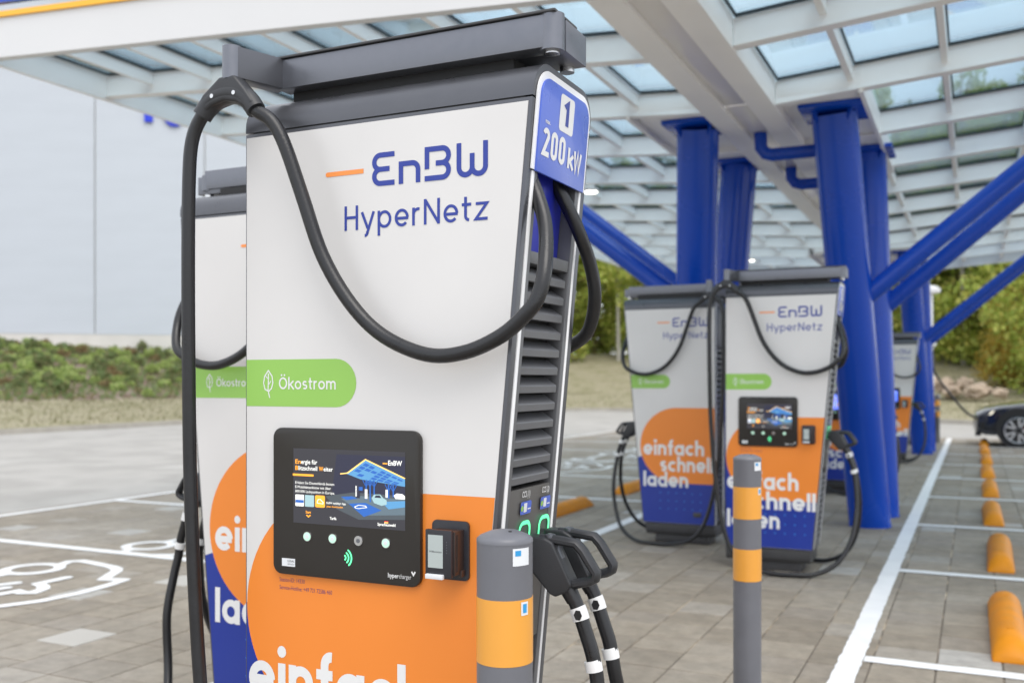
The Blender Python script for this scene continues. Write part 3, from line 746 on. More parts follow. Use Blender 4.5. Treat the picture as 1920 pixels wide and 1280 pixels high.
    T('EnBW mobility+ App', .31, .72, .0075, 'd_white', .175, .01); T('Jetzt downloaden', .31, .765, .0065, 'd_orange', .15, .01)
    T('Start', .118, .865, .0095, 'd_orange', .048, .02)
    lm = MB(); strip(lm, [(.125, .885), (.143, .91), (.161, .885)], .013, G, .0012); mesh('display_text', lm.v, lm.f, 'd_orange', scn)
    T('Tarife', .34, .925, .0095, 'd_white', .06, .02); T('Sprachauswahl', .765, .955, .0095, 'd_white', .155, .02)
    for k, m in enumerate(('d_night', 'd_red', 'd_amber')): P('display_text', [(.825, .88+k*.013), (.857, .88+k*.013), (.857, .893+k*.013), (.825, .893+k*.013)], .0012, m)
    strip_m = MB(); strip(strip_m, [(.81, .155), (.85, .155)], .016, G, .0012); mesh('display_text', strip_m.v, strip_m.f, 'd_orange', scn)
    T('EnBW', .857, .175, .0165, 'd_white', .118, .02)
    # buttons, waves, sticker, maker's name
    for k, a in enumerate((.211, .288, .364, .443)):
        z = 1.0365
        mb = MB(); mb.tube([(a, -.0155, z), (a, -.019, z)], [.0128, .0120], 24); b = mb.build('button', 'steel', scn, smooth=True)
        mb = MB(); mb.tube([(a, -.0188, z), (a, -.0196, z)], .0103, 24); mb.build('button', 'steel' if k == 2 else 'button_green', scn)
        mb = MB(); mb.tube([(a, -.0194, z), (a, -.0204, z)], .0052, 20); mb.build('button', 'anodised' if k == 2 else 'sticker', scn)
    wv = MB()
    for k, rr_ in enumerate((.006, .0145, .023, )):
        strip(wv, [(.320+x, .992+y) for x, y in arc(0, 0, rr_, -48, 55)], .0042, F, .0005+.0001*k, 'round')
    mesh('contactless_waves', wv.v, wv.f, 'glow_green', scn)
    poly('sticker', [(.131, .957), (.172, .957), (.172, .977), (.131, .977)], F, .0005, 'sticker', scn)
    font_text('sticker_text', 'LEGAL', .149, .968, .0085, F, 'black_gap', scn, .0009, .021)
    font_text('sticker_text', 'METROLOGY', .149, .961, .005, F, 'black_gap', scn, .0009, .021)
    font_text('maker_name', 'hyper', .448, .955, .0155, F, 'print_white', scn, .0006, .030, .02)
    font_text('maker_name', 'charger', .479, .955, .0155, F, 'print_white', scn, .0006, .034, -.005)
    mb = MB(); strip(mb, [(.514, .974), (.519, .966), (.524, .974)], .004, F, .0006); mesh('maker_name', mb.v, mb.f, 'print_white', scn)
    return scn
def reader_unit(root):
    mb = MB(); mb.prism([Vector((a, -.003, b)) for a, b in rrect(.566, .962, .664, 1.100, .012, 5)], (0, -.008, 0))
    rd = mb.build('card_reader', 'reader_black', root, bevel=.002)
    MB().box((.584, -.055, .981), (.652, -.011, 1.082)).build('housing', 'reader_reflection_brown', rd, bevel=.003)
    MB().box((.580, -.066, .977), (.648, -.054, 1.086)).build('face_plate', 'reader_black', rd, bevel=.003)
    F = lambda a, b, l: Vector((a, -.066-l, b))
    poly('reader_display', [(.588, .999), (.627, .999), (.627, 1.074), (.588, 1.074)], F, .0006, 'lcd_grey', rd)
    font_text('reader_text', 'Willkommen', .591, 1.034, .0065, F, 'graphite', rd, .0010, .033)
    MB().box((.584, -.074, .974), (.630, -.064, .985)).build('card_slot', 'sticker', rd, bevel=.002)
    mb = MB()
    for k in range(5): mb.add([F(.636+a, 1.058-k*.006+b, .0006) for a, b in ((0, 0), (.0018, 0), (.0018, .0018), (0, .0018))], [(0, 1, 2, 3)])
    mesh('indicator', mb.v, mb.f, 'anodised', rd)
    MB().box((.651, -.050, .990), (.6528, -.042, 1.074)).build('housing_gap', 'black_gap', rd)
    MB().box((.646, -.030, .974), (.656, -.012, .990)).build('housing_foot', 'reader_reflection_brown', rd, bevel=.002)

def connector(root, y):
    zc = 1.025
    ring = MB(); pts = rrect(y-.030, 1.000, y+.030, 1.082, .020, 6)
    strip(ring, pts+[pts[0]], .010, smp, .004); mesh('light_ring', ring.v, ring.f, 'glow_green', root)
    c = MB(); c.tube([(xr(zc)-.01, y, zc), (xr(zc)+.06, y, zc-.004)], [.027, .026], 20)
    con = c.build('connector', 'plastic_black', root, smooth=True)
    prof = [(.742, 1.054), (.795, 1.052), (.815, 1.042), (.864, .946), (.852, .928), (.822, .914), (.808, .920), (.768, .962), (.742, .985)]
    MB().prism([Vector((a, y-.026, b)) for a, b in prof], (0, .052, 0)).build('connector_body', 'plastic_black', con, bevel=.006, seg=3)
    MB().prism([Vector((a, y-.015, b)) for a, b in [(.792, 1.060), (.808, 1.058), (.852, .968), (.838, .962)]], (0, .030, 0)).build('release_catch', 'graphite', con, bevel=.004)
    hp = [(.775, y, 1.046), (.82, y, 1.045), (.868, y, 1.040), (.884, y, 1.024), (.917, y, .975), (.915, y, .962), (.900, y, .954), (.862, y, .944), (.845, y, .948)]
    sm = []
    for i in range(len(hp)-1):
        a, b = Vector(hp[i]), Vector(hp[i+1]); sm += [a.lerp(b, t) for t in (0, .5)]
    sm.append(Vector(hp[-1]))
    MB().tube(sm, .0125, 10, sq=(.95, 1.45)).build('handle', 'plastic_black', con, smooth=True)
    font_text('plug_number', 'CCS (%d)' % (1 if y < .2 else 2), y-.028, 1.145, .021, smp, 'print_white', root, .0032, .046, .01)
    poly('plug_sticker', rrect(y-.032, 1.103, y+.030, 1.134, .006, 3), smp, .0032, 'sign_blue', root)
    poly('plug_sticker', rrect(y-.014, 1.108, y+.004, 1.130, .002, 2), smp, .0037, 'sticker', root)
    poly('plug_sticker', arc(y-.023, 1.118, .007, 0, 330, n=11), smp, .0037, 'film_green', root)
    poly('plug_sticker', [(y+.008, 1.113), (y+.026, 1.113), (y+.026, 1.116), (y+.008, 1.116)], smp, .0037, 'print_white', root)

def make_charger():
    root = empty('charging_station')
    t = lambda z, dx: xr(z)+dx
    # plinth, base, core
    MB().box((.07, .06, 0), (.55, .30, .075)).build('plinth', 'graphite_dark', root, bevel=.008)
    mb = MB(); mb.prism([Vector((0, y, z)) for y, z in [(.03, .075), (.012, .10), (.004, .172), (DEP-.004, .172), (DEP-.012, .10), (DEP-.03, .075)]], (.615, 0, 0))
    for v in mb.v:
        if v.x > .3: v.x = xr(v.z)-.015 if v.z > .15 else xr(.172)-.022
    mb.build('base', 'graphite_dark', root, bevel=.008)
    mb = MB(); mb.hexa([(.03, .02, .16), (t(.16, -.045), .02, .16), (t(.16, -.045), DEP-.02, .16), (.03, DEP-.02, .16), (.03, .02, 2.075), (t(2.075, -.045), .02, 2.075), (t(2.075, -.045), DEP-.02, 2.075), (.03, DEP-.02, 2.075)])
    mb.build('cabinet_core', 'black_gap', root)
    for y0, y1, nm in ((0, .026, 'front_door'), (DEP-.026, DEP, 'back_door')):
        mb = MB(); mb.hexa([(0, y0, .176), (t(.176, 0), y0, .176), (t(.176, 0), y1, .176), (0, y1, .176), (0, y0, 2.066), (t(2.066, 0), y0, 2.066), (t(2.066, 0), y1, 2.066), (0, y1, 2.066)])
        mb.build(nm, 'graphite', root, bevel=.0025)
    # left upright side with slats and trim
    MB().box((.002, .03, .176), (.03, .05, 2.07)).build('trim_strip', 'trim_white', root)
    MB().box((.002, DEP-.05, .176), (.03, DEP-.03, 2.07)).build('trim_strip', 'trim_white', root)
    MB().box((.006, .052, .176), (.034, .08, 2.07)).build('side_frame', 'graphite', root, bevel=.002)
    MB().box((.006, DEP-.08, .176), (.034, DEP-.052, 2.07)).build('side_frame', 'graphite', root, bevel=.002)
    MB().box((.008, .08, 1.72), (.032, DEP-.08, 2.07)).build('side_frame', 'graphite', root, bevel=.002)
    lm = None
    for k in range(31):
        z = .20+k*.0495
        if lm is None:
            lm = MB().prism([Vector((.034, .08, .042)), Vector((.008, .08, .018)), Vector((.008, .08, -.004)), Vector((.014, .08, -.004)), Vector((.034, .08, .014))], (0, DEP-.16, 0)).build('louvre_slat', 'graphite', root)
            o = lm
        else: o = lm.copy(); C.objects.link(o)
        o.location.z = z
    # right slanted side: stiles, trims, rails
    def bar(y0, y1, z0, z1, d0, d1, nm, m, bev=.0015):
        mb = MB(); mb.hexa([(t(z0, d0), y0, z0), (t(z0, d1), y0, z0), (t(z0, d1), y1, z0), (t(z0, d0), y1, z0), (t(z1, d0), y0, z1), (t(z1, d1), y0, z1), (t(z1, d1), y1, z1), (t(z1, d0), y1, z1)])
        return mb.build(nm, m, root, bevel=bev)
    bar(.028, .043, .185, 1.906, -.03, .0015, 'trim_strip', 'trim_white'); bar(DEP-.040, DEP-.028, .185, 1.906, -.03, .0015, 'trim_strip', 'trim_white')
    bar(.0432, .062, .185, 1.93, -.045, 0, 'side_frame', 'louvre_grey'); bar(DEP-.062, DEP-.0402, .185, 1.93, -.045, 0, 'side_frame', 'louvre_grey')
    bar(.0625, DEP-.0625, 1.700, 1.728, -.045, -.002, 'side_rail', 'louvre_grey')
    bar(.0625, DEP-.0625, 1.728, 1.96, -.06, -.035, 'recess_plate', 'recess_blue')
    font_text('recess_text', 'i', .245, 1.775, .05, lambda a, b, l: Vector((xr(b)-.035+l, a, b)), 'print_white', root, .001)
    bar(.0625, DEP-.0625, .775, 1.166, -.045, -.0015, 'plug_plate', 'plug_grey')
    bar(.0625, DEP-.0625, .185, .225, -.045, -.002, 'side_rail', 'louvre_grey')
    lm = None
    for z in [1.684-k*.0437 for k in range(12)]+[.735-k*.0437 for k in range(12)]:
        if lm is None:
            lm = MB().prism([Vector((-.034, .0625, .013)), Vector((-.004, .0625, -.007)), Vector((-.003, .0625, -.010)), Vector((-.0045, .0625, -.025)), Vector((-.010, .0625, -.0265)), Vector((-.036, .0625, -.006))], (0, DEP-.136, 0)).build('louvre_slat', 'louvre_grey', root)
            o = lm
        else: o = lm.copy(); C.objects.link(o)
        o.location = (xr(z), 0, z)
    # hood and blue number sign
    pr = hood_prof(0, 2.0695)
    mb = MB(); n = len(pr)
    mb.add([(0, y, z) for y, z in pr]+[(t(z, 0), y, z) for y, z in pr], [tuple(range(n)), tuple(range(n, 2*n))[::-1]]+[(i, (i+1) % n, n+(i+1) % n, n+i) for i in range(n)])
    mb.build('hood', 'graphite', root, smooth=True, angle=30)
    MB().box((.03, .003, 2.0665), (.80, .012, 2.0692)).build('hood_seam', 'black_gap', root)
    wa = hood_prof(.016, 1.908); mb = MB(); mb.prism([smp(a, b, .001) for a, b in wa], (.003, 0, 0)); mb.build('sign_border', 'trim_white', root)
    mb = MB(); mb.prism([smp(a, b, .003) for a, b in hood_prof(.033, 1.905)], (.006, 0, 0)); sg = mb.build('sign_panel', 'sign_blue', root, bevel=.0015)
    S2 = lambda a, b, l: smp(a, b, .009+l)
    poly('number_plate', rrect(.138, 2.022, .225, 2.108, .010, 4), S2, .0006, 'print_white', sg)
    stroke_text('number', '1', .163, 2.038, .038, .028, S2, 'logo_blue', sg, t=.30, lift=.0010)
    stroke_text('rating', '200', .052, 1.945, .046, .135, S2, 'print_white', sg, t=.26, W=.9, sp=.16, lift=.0010)
    stroke_text('rating', 'kW', .206, 1.945, .034, .085, S2, 'print_white', sg, t=.28, W=.9, sp=.12, lift=.0010)
    font_text('rating', 'max.', .060, 2.020, .014, S2, 'print_white', sg, .0010, .028, .02)
    # overhead arms
    MB().box((.10, .07, 2.150), (.74, .225, 2.200)).build('arm_mount', 'black_gap', root)
    MB().box((.70, .085, 2.185), (.868, .214, 2.258)).build('arm_bracket', 'anodised', root, bevel=.003)
    MB().box((.075, .022, 2.259), (.866, .160, 2.2655)).build('arm_cover', 'graphite_dark', root, bevel=.003)
    for sgn in (0, 1):
        Y = (lambda y: y) if not sgn else (lambda y: DEP-y)
        Ya = (lambda y: y) if not sgn else (lambda y: .250-y)
        zo = 0 if not sgn else .022; xe = .845 if not sgn else .825
        mb = MB(); mb.box((.08, min(Ya(.028), Ya(.082)), 2.182+zo), (xe, max(Ya(.028), Ya(.082)), 2.257+zo)); mb.build('arm', 'anodised', root, bevel=.002)
        mb = MB(); mb.tube([(xe, Ya(.055), 2.178+zo), (xe, Ya(.055), 2.262+zo*.0)], .029, 24); mb.build('arm_knuckle', 'anodised', root, smooth=True)
        mb = MB(); mb.tube([(xe, Ya(.055), 2.172), (xe, Ya(.055), 2.182+zo)], .018, 16); mb.build('pivot_bolt', 'steel', root, smooth=True)
        a = Vector((.080, Ya(.050), 0)); b = Vector((.032, Y(-.088), 0)); d = (a-b).normalized(); nn = Vector((-d.y, d.x, 0))*.024
        mb = MB(); mb.hexa([p_+Vector((0, 0, z_+zo)) for z_ in (2.183, 2.261) for p_ in (b-nn, a-nn, a+nn, b+nn)])
        mb.build('arm_link', 'graphite', root, bevel=.002)
        mb = MB(); mb.tube([(b.x, b.y, 2.181), (b.x, b.y, 2.2635+zo)], .0242, 24); mb.build('arm_link_end', 'anodised', root, smooth=True)
        # cable holder
        yb = b.y
        hp = [(-.062, yb-.006 if not sgn else yb+.006, 2.098), (-.042, yb, 2.126), (-.012, yb, 2.142), (.022, yb, 2.147), (.056, yb, 2.142), (.086, yb, 2.124), (.108, yb, 2.096)]
        h = MB().tube(spline(hp, 4), [.0245+.0015*math.sin(math.pi*i/24) for i in range(25)], 16).build('cable_holder', 'plastic_black', root, smooth=True)
        mb = MB(); mb.prism([Vector((a, yb-.0235, b_)) for a, b_ in [(.008, 2.186), (.056, 2.186), (.088, 2.150), (.117, 2.112), (.098, 2.094), (.06, 2.118), (.022, 2.126), (-.018, 2.118), (-.052, 2.096), (-.073, 2.112), (-.046, 2.148)]], (0, .047, 0))
        mb.build('holder_neck', 'plastic_black', h, bevel=.009, seg=3)
        fy = -1 if not sgn else 1
        for sx in (-.012, .058):
            mb = MB(); mb.tube([(sx, yb+fy*.022, 2.140), (sx, yb+fy*.0262, 2.140)], .0055, 14); mb.build('screw', 'steel', h, smooth=True)
        # cable: side entry -> loop -> holder -> hanging drop -> low loop -> plug
        if not sgn:
            up = [(.755, .076, 1.975), (.782, .070, 1.905), (.832, .042, 1.790), (.860, -.02, 1.678), (.853, -.043, 1.610), (.828, -.052, 1.572), (.767, -.052, 1.525), (.675, -.050, 1.490), (.575, -.050, 1.486), (.458, -.052, 1.531), (.368, -.056, 1.610), (.290, -.062, 1.729), (.234, -.068, 1.877), (.187, -.076, 2.005), (.152, -.082, 2.065), (.108, yb, 2.096), (.06, yb, 2.137), (.022, yb, 2.145), (-.02, yb, 2.137), (-.062, yb-.006, 2.098)]
        else:
            up = [(.755, .245, 1.975), (.780, .250, 1.905), (.817, .280, 1.810), (.833, .335, 1.717), (.833, .365, 1.636), (.800, .402, 1.557), (.75, .412, 1.520), (.675, .412, 1.490), (.575, .412, 1.486), (.458, .413, 1.531), (.368, .416, 1.610), (.290, .422, 1.729), (.234, .428, 1.877), (.187, .436, 2.005), (.152, .442, 2.065), (.108, yb, 2.096), (.06, yb, 2.137), (.022, yb, 2.145), (-.02, yb, 2.137), (-.062, yb+.006, 2.098)]
        yc = .150 if not sgn else .268
        s_ = 1 if not sgn else -1
        dn = [(-.088, Y(-.100), 2.04), (-.097, Y(-.102), 1.94), (-.098, Y(-.104), 1.72), (-.094, Y(-.106), 1.44), (-.087, Y(-.108), 1.17), (-.069, Y(-.112), .90), (-.045, Y(-.118), .67), (-.005, Y(-.13), .42), (.07, Y(-.15), .19), (.19, Y(-.168), .065), (.36, Y(-.175), .024), (.53, Y(-.165), .022), (.69, Y(-.12), .035), (.83, Y(-.05), .12), (.915, Y(.03), .29), (.938, yc-.045*s_, .48), (.932, yc-.015*s_, .63), (.920, yc, .717), (.909, yc, .778), (.893, yc, .827), (.866, yc, .899), (.842, yc, .936), (.826, yc, .955)]
        cb = tube_obj('cable', up+dn, .0172, 'rubber', root)
        P0, P1, P2 = Vector((.866, yc, .899)), Vector((.893, yc, .827)), Vector((.920, yc, .717))
        for p, q in ((P0.lerp(P1, .12), P0.lerp(P1, .52)), (P1.lerp(P2, .52), P1.lerp(P2, .75))):
            MB().tube([p, p.lerp(q, .5)+Vector((.0006, 0, .0003)), q], .0203, 20).build('cable_sleeve', 'print_white', cb, smooth=True)
        mb = MB(); mb.tube([(.842, yc, .938), (.862, yc, .905)], [.021, .0185], 18); mb.build('strain_relief', 'rubber', cb, smooth=True)
        mk = MB(); p = P0.lerp(P1, .32); mk.prism([p+Vector((.0175*math.cos(R(a))*.6+.004, -.0200, .013*math.sin(R(a)))) for a in range(0, 360, 60)], (0, -.0006, 0)); mk.build('cable_mark', 'logo_blue' if 0 else 'black_gap', cb)
        connector(root, yc)
    poly('plate_sticker', [(.205, .885), (.228, .885), (.228, .945), (.205, .945)], smp, .0008, 'sticker', root)
    poly('plate_sticker', arc(.2165, .93, .009, 0, 300, n=6), smp, .0013, 'black_gap', root)
    # front face
    IN = .009
    def face(nm, mp, al, ar):
        z0, z1 = .182, 2.056
        mb = MB(); mb.prism([mp(al(z0), z0, .0003), mp(ar(z0), z0, .0003), mp(ar(z1), z1, .0003), mp(al(z1), z1, .0003)], mp(0, 0, .0022)-mp(0, 0, 0)); return mb.build(nm, 'panel_white', root)
    fL = lambda z: IN*.6
    fR = lambda z: xr(z)-IN
    fp = face('front_panel', fm, fL, fR)
    poly('blue_field', [(fL(0), .183), (fR(.183), .183), (fR(.85), .85), (fL(0), .85)], fm, .0028, 'film_blue', fp)
    poly('orange_field', arc(.319, .846, .312, 90, 270, n=36)+[(fR(.534), .534), (fR(1.158), 1.158)], fm, .0031, 'film_orange', fp)
    logo(fm, 0, fp); pill(fm, fL(0), fL(0), 0, fp)
    slogan(fm, [('einfach', .014, .612, .528), ('schnell', .135, .466, .530), ('laden', .014, .323, .392)], fp)
    dots(fm, .30, .43, 5, 3, fp)
    font_text('small_print', 'Station-ID: 14330', .113, .914, .0155, fm, 'print_violet', fp, .0036, .079)
    font_text('small_print', 'Service-Hotline: +49 721 72586 460', .113, .894, .0155, fm, 'print_violet', fp, .0036, .163)
    screen_unit(root); reader_unit(root)
    # back face (seen from behind: its left edge is the slanted one)
    bL = lambda z: .82-xr(z)+IN
    bR = lambda z: .82-IN*.6
    bp_ = face('back_panel', bmp, bL, bR)
    poly('blue_field', [(bL(.183), .183), (bR(0), .183), (bR(0), .86), (bL(.86), .86)], bmp, .0028, 'film_blue', bp_)
    poly('white_corner', [(bL(.861), .861), (.40, .861), (.40, .84), (bL(.75), .75)], bmp, .00295, 'panel_white', bp_)
    poly('orange_field', arc(.482, .861, .330, 90, 270, n=36)+[(bR(0), .531), (bR(0), 1.191)], bmp, .0031, 'film_orange', bp_)
    logo(bmp, .05, bp_); pill(bmp, bL(1.48), bL(1.36), .075, bp_)
    slogan(bmp, [('einfach', .180, .775, .545), ('schnell', .335, .632, .470), ('laden', .180, .497, .405)], bp_)
    dots(bmp, .335, .445, 6, 3, bp_)
    MB().box((.12, DEP+.002, .245), (.19, DEP+.012, .285)).build('lock_plate', 'graphite_dark', bp_, bevel=.003)
    return root
# ------------------------------------------------------------------ stations in place
proto = make_charger()
proto.location = (-1.72, 2.0, 0)
tag(proto, 'nearest charging station with lit menu screen, directly behind the wide grey and orange bollard', 'charging station', 'charging stations in a row')
proto['label'] = 'charging station in front of the canopy, its menu screen and card reader beside a bollard'
def station(x, y, rot, label):
    o = copy_tree(proto); o.location = (x, y, 0); o.rotation_euler = (0, 0, R(180) if rot else 0); o['label'] = label; o['category'] = 'charging station'; o['group'] = 'charging stations in a row'
    return o
station(-2.01, 3.27, 1, 'charging station turned backwards, mostly hidden behind the station before the canopy')
station(-1.72, 7.41, 0, 'screen-side charging station under the canopy edge, behind the free-standing second bollard')
station(-2.02, 8.68, 1, 'backward turned charging station with full einfach schnell laden slogan, by the hall-side blue columns')
def relight(o, m):
    for ch in o.children:
        if ch.name.startswith('screen'):
            for g in ch.children:
                if g.name.startswith(('display', 'night')):
                    if g.name.split('.')[0] == 'display':
                        g.material_slots[0].link = 'OBJECT'; g.material_slots[0].material = M[m]
                    elif g.name.startswith('night'): bpy.data.objects.remove(g)
s3 = station(-1.80, 12.82, 0, 'charging station with bright blue screen, half hidden behind the thick blue column')
s4 = station(-1.72, 18.23, 0, 'charging station showing between the front and far blue columns, screen lit blue')
s5 = station(-1.72, 23.6, 0, 'charging station hidden behind the far blue column, its cable plugged into the dark car')
relight(s3, 'd_lit'); relight(s4, 'd_lit')

# ------------------------------------------------------------------ bollards
def make_bollard():
    r = empty('bollard'); Rr = .0575
    MB().lathe([(.085, 0), (.085, .008), (Rr+.001, .010)], 32).build('foot_plate', 'bollard_grey', r, smooth=True)
    segs = [(.010, .597, 'bollard_grey', 'tube_section'), (.597, .729, 'bollard_orange', 'reflective_band'), (.729, .854, 'bollard_grey', 'tube_section'), (.854, .986, 'bollard_orange', 'reflective_band'), (.986, 1.098, 'bollard_grey', 'tube_section')]
    for z0, z1, m, nm in segs:
        e = .0008 if m == 'bollard_orange' else 0
        MB().lathe([(Rr+e, z0), (Rr+e, z1)], 48).build(nm, m, r, smooth=True)
    MB().lathe([(Rr+.0006, 1.096), (Rr+.0004, 1.103), (Rr-.006, 1.109), (.03, 1.118), (.0, 1.121)][:4]+[(.004, 1.1205)], 48).build('cap', 'bollard_grey', r, smooth=True, angle=70)
    mb = MB(); mb.lathe([(.0035, 1.116), (.0035, 1.1205)], 12, (.018, -.012, 0)); mb.build('cap_hole', 'black_gap', r)
    def stick(nm, a0, a1, z0, z1, m, e):
        n = 8; vs = []; 
        for i in range(n+1):
            a = R(a0+(a1-a0)*i/n); vs += [((Rr+e)*math.cos(a), (Rr+e)*math.sin(a), z0), ((Rr+e)*math.cos(a), (Rr+e)*math.sin(a), z1)]
        mesh(nm, vs, [(2*i, 2*i+2, 2*i+3, 2*i+1) for i in range(n)], m, r, smooth=True)
    stick('sticker', -48, -8, 1.055, 1.090, 'sticker', .0008); stick('sticker', -43, -30, 1.075, 1.086, 'sticker_blue', .0014)
    stick('sticker', -30, -12, .955, .982, 'sticker', .0016); stick('sticker', -26, -16, .960, .978, 'sticker_blue', .0022)
    return r
b0 = make_bollard(); b0.location = (-.872, 1.80, 0)
tag(b0, 'grey bollard with orange bands right before the card reader of the station', 'bollard', 'grey and orange bollards')
b1 = copy_tree(b0); b1.location = (-.860, 4.10, 0); b1['label'] = 'grey bollard with orange bands standing free on the paving before the second station'
b2 = copy_tree(b0); b2.location = (-.79, 24.5, 0); b2['label'] = 'grey bollard with orange bands by the far column near the car'

# ------------------------------------------------------------------ wheel stops
def make_stop():
    r = empty('wheel_stop'); L, hw, H = 1.44, .092, .118; n = 14
    prof = [(-hw, 0), (-hw-.003, .012)]+[(-hw*math.cos(R(a)), .018+(H-.018)*math.sin(R(a))) for a in range(6, 180, 12)]+[(hw+.003, .012), (hw, 0)]
    mb = MB(); rings = []
    for y, sx, szz in ((0, .96, .16), (.02, .98, .40), (.06, 1, .70), (.11, 1, .93), (.17, 1, 1), (L-.17, 1, 1), (L-.11, 1, .93), (L-.06, 1, .70), (L-.02, .98, .40), (L, .96, .16)):
        rings.append([Vector((x*sx, y, z*szz if z > .012 else z)) for x, z in prof])
    k = len(prof); vs = [p for q in rings for p in q]; fs = [(i*k+j, i*k+j+1, (i+1)*k+j+1, (i+1)*k+j) for i in range(len(rings)-1) for j in range(k-1)]
    fs += [tuple(range(k)), tuple((len(rings)-1)*k+j for j in range(k))[::-1]]
    mb.add(vs, fs); mb.build('stop_body', 'stop_orange', r, smooth=True, angle=50)
    for y in (.28, L-.28):
        m2 = MB(); m2.lathe([(.016, H-.004), (.016, H+.0012), (.008, H+.0015)], 16, (0, y, 0)); m2.build('fixing_bolt', 'stop_orange', r)
    return r
st = make_stop(); first = True
for k in range(-1, 8):
    y = 5.52+2.585*k
    if y < 4 or y > 24.8: continue
    o = st if first else copy_tree(st); first = False
    o.location = (.178+rnd.uniform(-.012, .012), y+rnd.uniform(-.02, .02), 0); o.rotation_euler.z = rnd.uniform(-.012, .012)
    tag(o, '%s orange wheel stop counted from the dark car, beside the long white line' % ['ninth', 'eighth', 'seventh', 'sixth', 'fifth', 'fourth', 'third', 'second', 'first'][k+1], 'wheel stop', 'wheel stops by the parking bays')
    if k in (1, 2):
        o2 = copy_tree(st); o2.location = (-4.03, y+.95, 0)
        tag(o2, 'orange rounded wheel stop on the hall side, %s' % ('standing clear between the two station pairs' if k == 1 else 'behind the hanging plugs of the backward station'), 'wheel stop', 'wheel stops by the hall-side bays')

